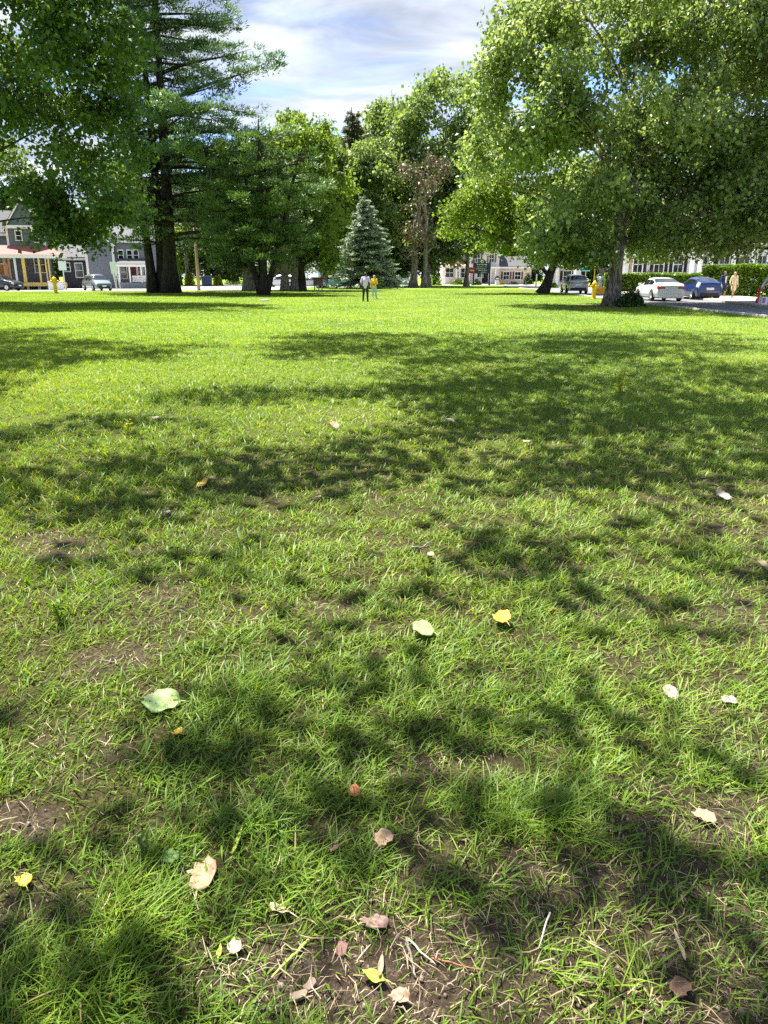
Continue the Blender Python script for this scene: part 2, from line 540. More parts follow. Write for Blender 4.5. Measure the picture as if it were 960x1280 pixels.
# ------------------------------------------------------------------ grass blades
def blades(x, y, h, w, lean, az, bend, rows=3):
    """each blade a tapered strip of rows+1 levels (the last one a point)"""
    n = len(x)
    side = np.stack([-np.sin(az), np.cos(az)], -1)
    fw = np.stack([np.cos(az), np.sin(az)], -1)
    ang = RNG.uniform(0, np.pi, n)
    side = np.stack([np.cos(ang), np.sin(ang)], -1) * 0.6 + side * 0.6
    vs = []
    for k in range(rows + 1):
        s = k / rows
        off = (lean * s + bend * s * s) * h
        z = h * (s - 0.35 * bend * s * s)
        c = np.stack([x + fw[:, 0] * off, y + fw[:, 1] * off, z - 0.008], -1)
        if k == rows:
            vs.append(c[:, None, :])
        else:
            ww = w * (1 - 0.55 * s * s) * 0.5
            a, b = c.copy(), c.copy()
            a[:, :2] += side * ww[:, None]; b[:, :2] -= side * ww[:, None]
            vs.append(np.stack([a, b], 1))
    V = np.concatenate(vs, 1)
    per = V.shape[1]
    base = np.arange(n) * per
    q = [np.stack([base + 2 * k, base + 2 * k + 1, base + 2 * k + 3, base + 2 * k + 2], -1) for k in range(rows - 1)]
    tr = np.stack([base + 2 * (rows - 1), base + 2 * (rows - 1) + 1, base + 2 * rows], -1)
    return V.reshape(-1, 3), np.concatenate(q) if q else np.zeros((0, 4), int), tr


TUFTS = [(310, 880, .2, 1.8), (690, 1040, .18, 1.5), (560, 1120, .08, 1.5), (60, 1180, .22, 1.6), (150, 1200, .22, 1.5), (75, 765, .12, 1.5),
         (340, 1010, .16, 1.3), (240, 950, .15, 1.4), (480, 880, .2, 1.3), (700, 860, .16, 1.4), (160, 500, .8, 1.2), (850, 560, 1.2, 1.2),
         (620, 1040, .1, 1.4), (770, 1230, .1, 1.6), (120, 740, .3, 1.4), (40, 620, .7, 1.3), (860, 700, .3, 1.3), (300, 720, .35, 1.3)]
TUFT_XY = [(*ground(a, b)[:2], r, k) for a, b, r, k in TUFTS]


def grass_all():
    Vs, Qs, Ts, nv = [], [], [], 0
    bins = np.concatenate([np.arange(0.5, 4, 0.25), np.arange(4, 12, 0.5), np.geomspace(12, 96, 40)])
    pos = []
    for a, b in zip(bins[:-1], bins[1:]):
        d = (a + b) / 2
        rho = (11500 + 5500 * max(0, min(1, (4.5 - d) / 2))) * (1.6 / max(d, 1.6)) ** (1.02 if d < 14 else 1.08)
        half = 0.58 * d + 1.9
        n = int(rho * (b - a) * 2 * half)
        yy = RNG.uniform(a, b, n)
        xx = RNG.uniform(-half, half, n)
        pos.append(np.stack([xx, yy], -1))
    P = np.concatenate(pos)
    x, y = P[:, 0], P[:, 1]
    B = bare_mask(x, y)
    dens = (1 - B) ** 1.15 + 0.06
    cl = fnoise(x, y, 7.0, 2, 40.0)                       # fine clumps
    dens *= np.where(y < 9, np.clip(0.5 + (cl - 0.3) * 2.2, 0.22, 1.0), 1.0)
    keep = (RNG.random(len(x)) < dens) & on_lawn(x, y)
    x, y, B, cl = x[keep], y[keep], B[keep], cl[keep]
    n = len(x)
    hl = fnoise(x, y, 0.55, 3, 9.0)
    h = (0.028 + 0.022 * hl + 0.03 * np.clip(cl - 0.4, 0, 1)) * RNG.uniform(0.5, 1.35, n)
    h *= 1 + 0.4 * np.clip((y - 2.5) / 5, 0, 1)
    h *= 1 - 0.35 * B
    for tx, ty, r, k in TUFT_XY:
        d = np.sqrt((x - tx) ** 2 + (y - ty) ** 2)
        h *= 1 + (k - 1) * np.clip(1.3 - d / r, 0, 1)
    w = 0.0034 * (np.maximum(y, 1.7) / 1.7) ** 0.58 * RNG.uniform(0.6, 1.35, n)
    w *= np.where(RNG.random(n) < 0.08, 1.7, 1.0) if True else 1
    lean = RNG.uniform(0.05, 0.8, n) + np.clip((7 - y) / 5, 0, 1) * RNG.uniform(0, .4, n)
    bend = RNG.uniform(0.1, 1.0, n)
    az = RNG.uniform(0, 2 * np.pi, n)
    for lo, hi, rows in ((0, 4.5, 4), (4.5, 14, 3), (14, 200, 2)):
        k = (y >= lo) & (y < hi)
        V, Q, T = blades(x[k], y[k], h[k], w[k], lean[k], az[k], bend[k], rows)
        Vs.append(V); Qs.append(Q + nv); Ts.append(T + nv); nv += len(V)
    V = np.concatenate(Vs)
    # sit on the uneven ground
    fade = np.clip((20 - V[:, 1]) / 12, 0, 1)
    V[:, 2] += fade * (fnoise(V[:, 0], V[:, 1], 1.3, 3) - .5) * 0.05
    m, t, out = nt('grass_blade')
    g = t.nodes.new('ShaderNodeNewGeometry')
    big = noise(t, 0.22, 4, 0.6)
    mid = noise(t, 2.6, 3, 0.6)
    k1 = N(t, 'ShaderNodeMath', operation='MULTIPLY_ADD'); k1.inputs[1].default_value = 0.6; t.links.new(g.outputs['Random Per Island'], k1.inputs[0])
    k2 = N(t, 'ShaderNodeMath', operation='MULTIPLY_ADD'); k2.inputs[1].default_value = 1.7; k2.inputs[2].default_value = -0.85; t.links.new(big, k2.inputs[0])
    k3 = N(t, 'ShaderNodeMath', operation='MULTIPLY_ADD'); k3.inputs[1].default_value = 0.9; t.links.new(mid, k3.inputs[0]); t.links.new(k2.outputs[0], k3.inputs[2])
    k4 = N(t, 'ShaderNodeMath', operation='MULTIPLY_ADD'); k4.inputs[1].default_value = 0.7; k4.inputs[2].default_value = -0.14
    t.links.new(k3.outputs[0], k4.inputs[0]); t.links.new(k4.outputs[0], k1.inputs[2])
    c = ramp(t, k1.outputs[0], [(0.1, (0.065, 0.138, 0.013)), (0.45, (0.152, 0.265, 0.021)), (0.8, (0.255, 0.345, 0.036)), (0.98, (0.36, 0.4, 0.08))])
    h7 = N(t, 'ShaderNodeMath', operation='MULTIPLY'); h7.inputs[1].default_value = 9.17
    fr = N(t, 'ShaderNodeMath', operation='FRACT'); lt = N(t, 'ShaderNodeMath', operation='LESS_THAN'); lt.inputs[1].default_value = 0.028
    t.links.new(g.outputs['Random Per Island'], h7.inputs[0]); t.links.new(h7.outputs[0], fr.inputs[0]); t.links.new(fr.outputs[0], lt.inputs[0])
    c = mixc(t, lt.outputs[0], c, (0.34, 0.28, 0.13))
    p = N(t, 'ShaderNodeBsdfPrincipled', Roughness=0.5); p.inputs['Specular IOR Level'].default_value = 0.3
    t.links.new(c, p.inputs['Base Color'])
    tb = t.nodes.new('ShaderNodeBsdfTranslucent')
    t.links.new(mixc(t, 1.0, c, (1.45, 1.3, 0.55), 'MULTIPLY'), tb.inputs[0])
    ms = t.nodes.new('ShaderNodeMixShader'); ms.inputs[0].default_value = 0.42
    t.links.new(p.outputs[0], ms.inputs[1]); t.links.new(tb.outputs[0], ms.inputs[2]); t.links.new(ms.outputs[0], out.inputs[0])
    me = mesh_np('grass', V, [np.concatenate(Qs), np.concatenate(Ts)], m)
    tag(link('grass', me), 'short sunlit green grass growing in tufts over the whole lawn', 'grass', kind='stuff')
    print('blades', n)
    # dry straw lying in the bare patches
    n = 30000
    yy = 0.7 + 7.5 * RNG.random(n) ** 1.7
    xx = RNG.uniform(-1, 1, n) * (0.56 * yy + 0.5)
    B = bare_mask(xx, yy)
    k = RNG.random(n) < 0.10 + 0.9 * np.clip(B, 0, .8)
    xx, yy = xx[k], yy[k]; n = len(xx)
    L = (0.008 + 0.055 * RNG.random(n) ** 2.2) * (1 + yy * 0.06)
    a = RNG.uniform(0, 2 * np.pi, n); wd = (0.0004 + 0.0008 * RNG.random(n) ** 2) * (1 + yy * 0.35)
    d = np.stack([np.cos(a), np.sin(a)], -1); s = np.stack([-np.sin(a), np.cos(a)], -1)
    z0 = (fnoise(xx, yy, 1.3, 3) - .5) * 0.05 * np.clip((20 - yy) / 12, 0, 1)
    pts = []
    for u, kw in ((-.5, .6), (0, 1), (.5, .35)):
        cx = xx + d[:, 0] * L * u + s[:, 0] * L * 0.12 * (1 - 4 * u * u) * RNG.normal(0, 1, n)
        cy = yy + d[:, 1] * L * u + s[:, 1] * L * 0.12 * (1 - 4 * u * u)
        z = z0 + RNG.uniform(0.003, 0.014, n) + (0.01 * RNG.random(n) if u else 0.012)
        for q in (-1, 1):
            pts.append(np.stack([cx + q * s[:, 0] * wd * kw, cy + q * s[:, 1] * wd * kw, z], -1))
    V = np.stack(pts, 1).reshape(-1, 3)
    b = np.arange(n) * 6
    f = np.concatenate([np.stack([b, b + 1, b + 3, b + 2], -1), np.stack([b + 2, b + 3, b + 5, b + 4], -1)])
    sm = leafmat('dry_straw', (0.13, 0.09, 0.05), (0.4, 0.31, 0.18), 0.15, (1, 1, 1), 3)
    tag(link('dead_grass', mesh_np('dead_grass', V, [f], sm)), 'dry tan grass clippings scattered flat over the bare soil', 'dead grass', kind='stuff')
    # crumbs of soil and tiny stones
    n = 11000
    yy = 0.7 + 4.2 * RNG.random(n) ** 1.6
    xx = RNG.uniform(-1, 1, n) * (0.56 * yy + 0.4)
    B = bare_mask(xx, yy)
    k = RNG.random(n) < B
    xx, yy = xx[k], yy[k]; n = len(xx)
    ico = bmesh.new(); bmesh.ops.create_icosphere(ico, subdivisions=1, radius=1.0)
    iv = np.array([v.co[:] for v in ico.verts]); jf = np.array([[v.index for v in f.verts] for f in ico.faces]); ico.free()
    r = 0.0018 + 0.0065 * RNG.random(n) ** 5
    z0 = (fnoise(xx, yy, 1.3, 3) - .5) * 0.05
    sc = RNG.uniform(0.5, 1.3, (n, 1, 3))
    V = iv[None] * sc * (1 + RNG.normal(0, .16, (n, len(iv), 1))) * r[:, None, None] + np.stack([xx, yy, z0 + r * .3], -1)[:, None, :]
    f = (jf[None] + (np.arange(n) * len(iv))[:, None, None]).reshape(-1, 3)
    cm = leafmat('soil_crumb', (0.04, 0.028, 0.021), (0.2, 0.15, 0.115), 0.0, None, 4)
    tag(link('soil_crumbs', mesh_np('soil_crumbs', V.reshape(-1, 3), [f], cm)), 'brown crumbs of soil and tiny pebbles on the bare earth', 'soil', kind='stuff')


grass_all()


# ------------------------------------------------------------------ leaves and litter on the lawn, each a thing
def ground_z(x, y):
    return float((fnoise(np.array([x]), np.array([y]), 1.3, 3)[0] - .5) * 0.05 * min(1, max(0, (20 - y) / 12)))


OUTL = {
    'maple': [(0, -.5), (.1, -.42), (.34, -.46), (.3, -.3), (.52, -.12), (.36, -.02), (.5, .22), (.28, .18), (.2, .3), (0, .55), (-.18, .3), (-.3, .2), (-.48, .2), (-.37, 0), (-.5, -.14), (-.3, -.28), (-.32, -.45), (-.1, -.42)],
    'round': [(0, -.5), (.22, -.44), (.42, -.2), (.46, .08), (.3, .34), (.08, .5), (-.14, .44), (-.38, .28), (-.46, .0), (-.4, -.24), (-.2, -.44)],
    'oval': [(0, -.5), (.16, -.32), (.22, -.05), (.18, .22), (.05, .48), (-.08, .4), (-.2, .15), (-.21, -.12), (-.13, -.36)],
    'torn': [(0, -.5), (.3, -.4), (.48, -.05), (.38, .3), (.1, .5), (-.16, .4), (-.36, .46), (-.3, .2), (-.5, .12), (-.28, 0), (-.34, -.26)],
}
LM = {}
def litter_mat(key, c):
    if key not in LM:
        m, t, out = nt(key + '_fallen_leaf')
        p = N(t, 'ShaderNodeBsdfPrincipled', Roughness=0.55)
        f = noise(t, 28, 5, 0.65)
        col = ramp(t, f, [(0.3, [x * .72 for x in c]), (0.7, [min(1, x * 1.18) for x in c])])
        ua = t.nodes.new('ShaderNodeAttribute'); ua.attribute_name = 'leaf_across'
        va = t.nodes.new('ShaderNodeAttribute'); va.attribute_name = 'leaf_along'
        ab = N(t, 'ShaderNodeMath', operation='ABSOLUTE'); t.links.new(ua.outputs['Fac'], ab.inputs[0])
        mid_ = ramp(t, ab.outputs[0], [(.008, 1.0), (.03, 0.0)])
        q1 = N(t, 'ShaderNodeMath', operation='MULTIPLY_ADD'); q1.inputs[1].default_value = -.75
        t.links.new(ab.outputs[0], q1.inputs[0]); t.links.new(va.outputs['Fac'], q1.inputs[2])
        q2 = N(t, 'ShaderNodeMath', operation='MULTIPLY'); q2.inputs[1].default_value = 6.5; t.links.new(q1.outputs[0], q2.inputs[0])
        q3 = N(t, 'ShaderNodeMath', operation='FRACT'); t.links.new(q2.outputs[0], q3.inputs[0])
        lat_ = ramp(t, q3.outputs[0], [(.04, .8), (.13, 0.0)])
        mxv = N(t, 'ShaderNodeMath', operation='MAXIMUM'); t.links.new(mid_, mxv.inputs[0]); t.links.new(lat_, mxv.inputs[1])
        sv = N(t, 'ShaderNodeMath', operation='MULTIPLY'); sv.inputs[1].default_value = .55; t.links.new(mxv.outputs[0], sv.inputs[0])
        col = mixc(t, sv.outputs[0], col, [min(1, x * 1.45 + .05) for x in c])
        spots = ramp(t, noise(t, 60, 5, .7), [(.58, 0.0), (.68, .6)])
        col = mixc(t, spots, col, [x * .42 for x in c])
        t.links.new(col, p.inputs['Base Color'])
        tb = t.nodes.new('ShaderNodeBsdfTranslucent'); t.links.new(col, tb.inputs[0])
        ms = t.nodes.new('ShaderNodeMixShader'); ms.inputs[0].default_value = 0.2
        t.links.new(p.outputs[0], ms.inputs[1]); t.links.new(tb.outputs[0], ms.inputs[2]); t.links.new(ms.outputs[0], out.inputs[0])
        LM[key] = m
    return LM[key]


LCOL = {'tan': (0.34, 0.22, 0.13), 'pale green': (0.3, 0.42, 0.14), 'yellow': (0.6, 0.42, 0.03), 'green': (0.12, 0.24, 0.03), 'brown': (0.15, 0.075, 0.04),
        'orange': (0.36, 0.12, 0.03), 'straw': (0.4, 0.32, 0.18), 'whitish': (0.4, 0.34, 0.26), 'pinkish': (0.26, 0.16, 0.125), 'yellow green': (0.33, 0.42, 0.04)}


def fallen_leaf(px, py, wpx, hpx, shape, colour, label, rot=None, tilt=0.25, curl=0.3, name='fallen_leaf', cat='leaf', group=None):
    p = ground(px, py)
    d = math.hypot(math.hypot(p.x, p.y), CAMZ)
    sx = wpx * d / F * 1.0
    view = CAMZ / d                                      # foreshortening of the lawn
    sy = max(hpx * d / F / max(view, .3), sx * 0.45)
    rr = random.Random(int(px * 31 + py))
    raw = OUTL[shape]
    pts = []
    for i, (u0, v0) in enumerate(raw):
        u1, v1 = raw[(i + 1) % len(raw)]
        pts.append((u0, v0))
        for q in (1 / 3, 2 / 3):
            pts.append((u0 + (u1 - u0) * q + rr.uniform(-.022, .022), v0 + (v1 - v0) * q + rr.uniform(-.022, .022)))
    bm = bmesh.new()
    nring = 5
    luv = [(0.0, 0.0)]
    ph = rr.uniform(0, 6)
    rows = []
    rot = rr.uniform(0, 6.28) if rot is None else rot
    ratio = sy / sx
    c0 = bm.verts.new((0, 0, 0))
    ca, sa = math.cos(rot), math.sin(rot)
    for k in range(1, nring + 1):
        s = k / nring
        row = []
        for (u, v) in pts:
            uu, vv = u * s, v * s
            z = curl * (abs(uu) ** 1.6 * 1.1 + 0.45 * vv * vv) + 0.055 * math.sin(8 * uu + 6 * vv + ph) * s + 0.03 * math.sin(15 * uu - 11 * vv + ph) * s
            luv.append((uu, vv))
            X, Y = uu * ca - vv * sa, uu * sa + vv * ca
            row.append(bm.verts.new((X * sx, Y * sx * ratio, z * sx)))
        rows.append(row)
    n = len(pts)
    for i in range(n):
        bm.faces.new((c0, rows[0][i], rows[0][(i + 1) % n]))
        for k in range(nring - 1):
            bm.faces.new((rows[k][i], rows[k + 1][i], rows[k + 1][(i + 1) % n], rows[k][(i + 1) % n]))
    # stalk
    b0 = rows[-1][0].co.copy(); dirv = Vector((b0.x, b0.y, 0)).normalized()
    w = Vector((-dirv.y, dirv.x, 0)) * sx * 0.018
    st = [bm.verts.new(b0 + w), bm.verts.new(b0 - w), bm.verts.new(b0 + dirv * sx * .4 - w * .6 + Vector((0, 0, -.1 * sx))), bm.verts.new(b0 + dirv * sx * .4 + w * .6 + Vector((0, 0, -.1 * sx)))]
    bm.faces.new(st)
    luv += [(0.0, -.5)] * 4
    me = bpy.data.meshes.new(name); bm.to_mesh(me); bm.free()
    ua = me.attributes.new('leaf_across', 'FLOAT', 'POINT'); ua.data.foreach_set('value', np.array([q[0] for q in luv], np.float32))
    ua = me.attributes.new('leaf_along', 'FLOAT', 'POINT'); ua.data.foreach_set('value', np.array([q[1] for q in luv], np.float32))
    me.polygons.foreach_set('use_smooth', np.ones(len(me.polygons), bool))
    me.materials.append(litter_mat(colour, LCOL[colour]))
    o = link(name, me)
    o.location = (p.x, p.y, ground_z(p.x, p.y) + 0.014 + (0.016 if p.y > 2.5 else 0) + tilt * sx * .2 + 0.0012 * p.y)
    o.rotation_euler = (rr.uniform(-.5, .35) * tilt, rr.uniform(-tilt, tilt) * .8, 0)
    md = o.modifiers.new('thickness', 'SOLIDIFY'); md.thickness = max(0.0012, sx * 0.012)
    return tag(o, label, cat, group)


fallen_leaf(203, 888, 44, 24, 'round', 'pale green', 'large pale green leaf lying folded beside the tall grass tuft', 1.9, .2, .3)
fallen_leaf(253, 1102, 34, 36, 'torn', 'tan', 'tan brown dead leaf with a torn left edge, largest brown leaf near the bottom', 0.1, .2, .15)
fallen_leaf(529, 798, 28, 18, 'round', 'pale green', 'pale yellowish green leaf in the middle of the lawn, next to the yellow leaf', 1.2, .3, .3)
fallen_leaf(627, 783, 24, 13, 'round', 'yellow', 'bright yellow curled leaf right of the pale green leaf', 0.3, .35, .5)
fallen_leaf(213, 1077, 22, 14, 'round', 'green', 'fresh round green leaf just above the tan torn leaf', 1.5, .06, .15)
fallen_leaf(350, 1147, 32, 16, 'oval', 'straw', 'pale straw coloured oval leaf at the edge of the bare soil', 0.9, .15, .3)
fallen_leaf(480, 1061, 24, 16, 'torn', 'tan', 'crumpled light brown leaf upright in the sunlit grass above the bare soil', 2.0, .5, .5)
fallen_leaf(443, 1001, 16, 14, 'torn', 'orange', 'small orange brown curled leaf half sunk in dark grass', 1.0, .5, .6)
fallen_leaf(692, 1007, 18, 12, 'oval', 'orange', 'rusty orange oval leaf in the grass, right of the orange brown curled one', 1.4, .3, .4)
fallen_leaf(294, 1195, 16, 14, 'round', 'whitish', 'small whitish curled leaf standing on soil, beside a yellow green scrap', 0.5, .4, .6)
fallen_leaf(275, 1200, 12, 15, 'oval', 'yellow green', 'small yellow green leaf scrap beside the whitish curled leaf', 0.2, .3, .2)
fallen_leaf(467, 1232, 27, 24, 'oval', 'yellow green', 'yellow green curled leaf with a brown tip lying on bare soil', 1.35, .35, .8)
fallen_leaf(476, 1219, 13, 24, 'oval', 'tan', 'narrow tan curl of dead leaf standing against the yellow green leaf', 2.9, .6, .7)
fallen_leaf(30, 1105, 18, 11, 'torn', 'yellow', 'small yellow and orange leaf near the lower left edge of the lawn', 0.7, .3, .4)
fallen_leaf(500, 1257, 22, 14, 'torn', 'tan', 'dark tan crumpled leaf at the very bottom, right of the yellow green leaf', 0.9, .4, .6)
fallen_leaf(848, 1192, 12, 26, 'oval', 'straw', 'narrow straw coloured leaf standing in the shade at lower right', 3.1, .5, .5)
fallen_leaf(838, 868, 16, 14, 'round', 'whitish', 'whitish dry leaf in sparse grass at right, left of a smaller one', 0.2, .3, .3)
fallen_leaf(911, 879, 18, 10, 'torn', 'whitish', 'small cream leaf scrap at right of the whitish dry leaf', 1.0, .3, .3)
fallen_leaf(880, 1026, 24, 14, 'torn', 'straw', 'flat straw coloured leaf on the sunny bare patch at right', 0.4, .1, .2)
fallen_leaf(418, 537, 13, 8, 'torn', 'tan', 'light brown leaf alone in the middle distance of the lawn', 0.5, .4, .4)
fallen_leaf(254, 609, 14, 10, 'round', 'yellow', 'yellowish leaf lying on a sunny spot left of the lawn centre', 0.3, .3, .3)
fallen_leaf(266, 603, 8, 8, 'oval', 'straw', 'tiny straw leaf touching the yellowish leaf on the sunny spot', 1.3, .3, .3)
fallen_leaf(560, 531, 16, 6, 'torn', 'whitish', 'whitish leaf scraps in the shaded band of lawn', 1.3, .3, .3)
fallen_leaf(658, 557, 10, 7, 'oval', 'straw', 'straw coloured oval leaf in the shade right of the whitish scraps', 0.9, .4, .3)
fallen_leaf(903, 625, 11, 9, 'round', 'whitish', 'cream leaf in the grass near the right edge, in the upper shadow', 0.9, .4, .3)
fallen_leaf(538, 703, 10, 9, 'round', 'straw', 'small straw coloured leaf beside the thin broken twig', 0.9, .4, .3)
fallen_leaf(953, 712, 10, 9, 'round', 'straw', 'straw coloured leaf at the right edge of the lawn halfway down', 0.2, .4, .3)
fallen_leaf(328, 622, 7, 9, 'oval', 'tan', 'small tan leaf upright in dark grass, below the yellowish leaf', 0.3, .6, .4)
fallen_leaf(398, 627, 8, 6, 'round', 'pinkish', 'small pinkish leaf in the shadow edge at lawn centre left', 0.3, .4, .4)
fallen_leaf(208, 647, 10, 6, 'torn', 'whitish', 'tiny pale scrap of leaf in the dark shadow at left', 0.3, .4, .4)
fallen_leaf(223, 925, 12, 10, 'torn', 'yellow', 'small yellow leaf just below the large pale green folded leaf', 1.1, .4, .4)
fallen_leaf(468, 1164, 34, 14, 'torn', 'pinkish', 'flat pinkish brown leaf pressed into the soil at bottom centre', 0.2, .05, .1)
fallen_leaf(297, 1060, 10, 34, 'oval', 'yellow green', 'long narrow yellow green blade shaped leaf above the tan torn leaf', 2.9, .5, .5)
fallen_leaf(196, 528, 10, 5, 'torn', 'whitish', 'cream leaf fragment lit at the edge of the upper left shadow', 2.9, .4, .3)
fallen_leaf(231, 505, 9, 4, 'oval', 'straw', 'pale straw leaf fragment higher up the lawn, upper left', 2.9, .4, .3)
fallen_leaf(418, 1070, 12, 10, 'torn', 'brown', 'small dark brown leaf in grass left of the crumpled light brown one', 1.9, .4, .4)
fallen_leaf(850, 1245, 24, 16, 'torn', 'brown', 'reddish brown leaf in shade at the lower right corner', 1.9, .2, .4)


def stick(pts, r, label, m, name='twig', cat='twig'):
    ps = []
    for px, py, z in pts:
        g = ground(px, py); ps.append(Vector((g.x, g.y, ground_z(g.x, g.y) + z)))
    full = []
    for a, b in zip(ps[:-1], ps[1:]):
        for k in range(4): full.append(a.lerp(b, k / 4) + Vector((random.uniform(-1, 1), random.uniform(-1, 1), random.uniform(-.5, .5))) * r * .8)
    full.append(ps[-1])
    b = MB().tube(full, [r * (1.1 - .6 * i / len(full)) for i in range(len(full))], 7)
    tag(b.build(name, m, smooth=True), label, cat)


stick([(509, 1180, .012), (514, 1205, .015), (520, 1229, .01)], .0035, 'straight grey dead twig lying on bare soil at bottom centre', M['bark_pale'])
stick([(510, 1181, .012), (530, 1203, .016), (545, 1213, .01)], .0024, 'thin pale twig crossing the grey one on bare soil', mat('pale_dead_stem', (0.5, 0.42, 0.3), .8))
stick([(686, 1155, .03), (673, 1192, .015)], .0022, 'whitish straight straw leaning in the shade at right of bare soil', mat('whitish_straw', (0.68, 0.62, 0.5), .7))
stick([(385, 1182, .008), (366, 1204, .01), (340, 1232, .012)], .004, 'long yellowish green grass stem lying flat on soil', mat('yellow_green_stem', (0.32, 0.4, 0.06), .6))
stick([(515, 692, .03), (528, 697, .05), (536, 693, .07)], .006, 'thin broken grey twig poking from the grass near centre', M['bark_pale'])
stick([(306, 970, .02), (318, 985, .02), (322, 995, .012)], .005, 'dark brown twig in grass below the tall tuft', M['bark_dark'])
stick([(540, 1205, .012), (570, 1213, .014), (600, 1218, .01)], .002, 'reddish pine needle stem lying across the soil', mat('reddish_stem', (0.33, 0.13, 0.07), .7))


def chip(px, py, wpx, hpx, label, m, rz):
    p = ground(px, py); d = math.hypot(math.hypot(p.x, p.y), CAMZ)
    sx, sy = wpx * d / F, hpx * d / F * 1.1
    b = MB()
    pts = [(-.5, -.35), (-.2, -.5), (.4, -.42), (.5, .1), (.36, .45), (-.1, .38), (-.46, .5), (-.55, 0)]
    c, s = math.cos(rz), math.sin(rz)
    q = [(p.x + (u * sx) * c - (v * sy) * s, p.y + (u * sx) * s + v * sy * c, ground_z(p.x, p.y) + .006 + .01 * u) for u, v in pts]
    b.poly(q, (0, 0, .01))
    tag(b.build('wood_chip', m, bevel=.002), label, 'wood chip')


M['chip'] = mat('weathered_wood_chip', (0.2, 0.145, 0.11), .9, .25, 30)
chip(374, 1253, 19, 9, 'pale weathered wood chip on soil below the yellowish grass stem', M['chip'], 0.1)
chip(388, 1240, 14, 9, 'greyish wood chip just above the pale one on soil', M['chip'], 0.7)
chip(427, 1195, 14, 12, 'dark reddish wood chip on bare soil at bottom centre', mat('reddish_chip', (0.2, 0.1, 0.09), .9, .2, 30), 1.2)
# ------------------------------------------------------------------ foliage
def unit(a):
    return a / np.maximum(np.linalg.norm(a, axis=-1, keepdims=True), 1e-9)


def leaf_quads(c, d, n, L, W, fold=0.12):
    """kite shaped leaves: centre c, axis d, normal n"""
    s = unit(np.cross(n, d))
    L, W = L[:, None], W[:, None]
    a = c - d * L * .5
    b = c + s * W * .5 + n * W * fold - d * L * .06
    e = c - s * W * .5 + n * W * fold - d * L * .06
    t = c + d * L * .5 - n * W * fold
    V = np.stack([a, b, t, e], 1).reshape(-1, 3)
    i = np.arange(len(c)) * 4
    return V, np.stack([i, i + 1, i + 2, i + 3], -1)


def cluster_leaves(cc, rad, per, L, rg, flat=0.6, droop=0.35, W=0.8, centre=None):
    """leaves hanging in clumps round the points cc"""
    n = len(cc)
    k = np.repeat(np.arange(n), per)
    m = len(k)
    o = rg.normal(0, 1, (m, 3)) * rad[k][:, None] * np.array([1, 1, flat])
    o[:, 2] -= droop * np.hypot(o[:, 0], o[:, 1])
    c = cc[k] + o
    out = unit(np.stack([o[:, 0], o[:, 1], np.zeros(m)], -1) + rg.normal(0, .3, (m, 3)))
    d = unit(out * 0.7 + rg.normal(0, .5, (m, 3)) + np.array([0, 0, -0.55]))
    nn = unit(np.array([0, 0, 1.0]) * 0.8 + rg.normal(0, .55, (m, 3)) + out * .35)
    nn = unit(nn - d * np.sum(nn * d, -1, keepdims=True))
    ll = L * rg.uniform(.5, 1.5, m)
    return leaf_quads(c, d, nn, ll, ll * W * rg.uniform(.8, 1.15, m))


def sample_env(env, n, rg, shell=0.5, lobes=15, amp=0.34):
    """cluster points grouped in boughs: each ellipsoid carries a set of flattened lobes with gaps between them"""
    env = np.array(env, float)
    vol = (env[:, 3] * env[:, 4] * env[:, 5]) ** (0.72)
    pts = []
    for e, v in zip(env, vol / vol.sum()):
        k = max(4, int(n * v))
        nl = int(lobes * (1.0 + .5 * rg.random()))
        d = unit(rg.normal(0, 1, (nl, 3)))
        r = rg.uniform(.55, 1.0, nl) ** .7
        lc = d * r[:, None]
        lr = rg.uniform(.19, .4, nl)
        wgt = lr ** 2.0; wgt /= wgt.sum()
        j = rg.choice(nl, k, p=wgt)
        o = unit(rg.normal(0, 1, (k, 3))) * (rg.random(k) ** .5)[:, None] * lr[j][:, None] * np.array([1.2, 1.2, .55])
        o[:, 2] -= .42 * np.hypot(o[:, 0], o[:, 1])
        u = lc[j] + o
        core = rg.random(k) < .08
        u[core] = unit(rg.normal(0, 1, (core.sum(), 3))) * (.75 * rg.random(core.sum()) ** .5)[:, None]
        pts.append(e[:3] + u * e[3:6])
    return np.concatenate(pts)


def px_env(items):
    """ellipsoids given by what the photo shows: (px, py, half width px, half height px, distance, half depth m)"""
    out = []
    for px, py, rx, ry, D, rd in items:
        c = at(px, py, D)
        k = D / ray(px, py)[1] / F
        out.append((c.x, c.y, c.z, rx * k, rd, ry * k * 1.04))
    return out


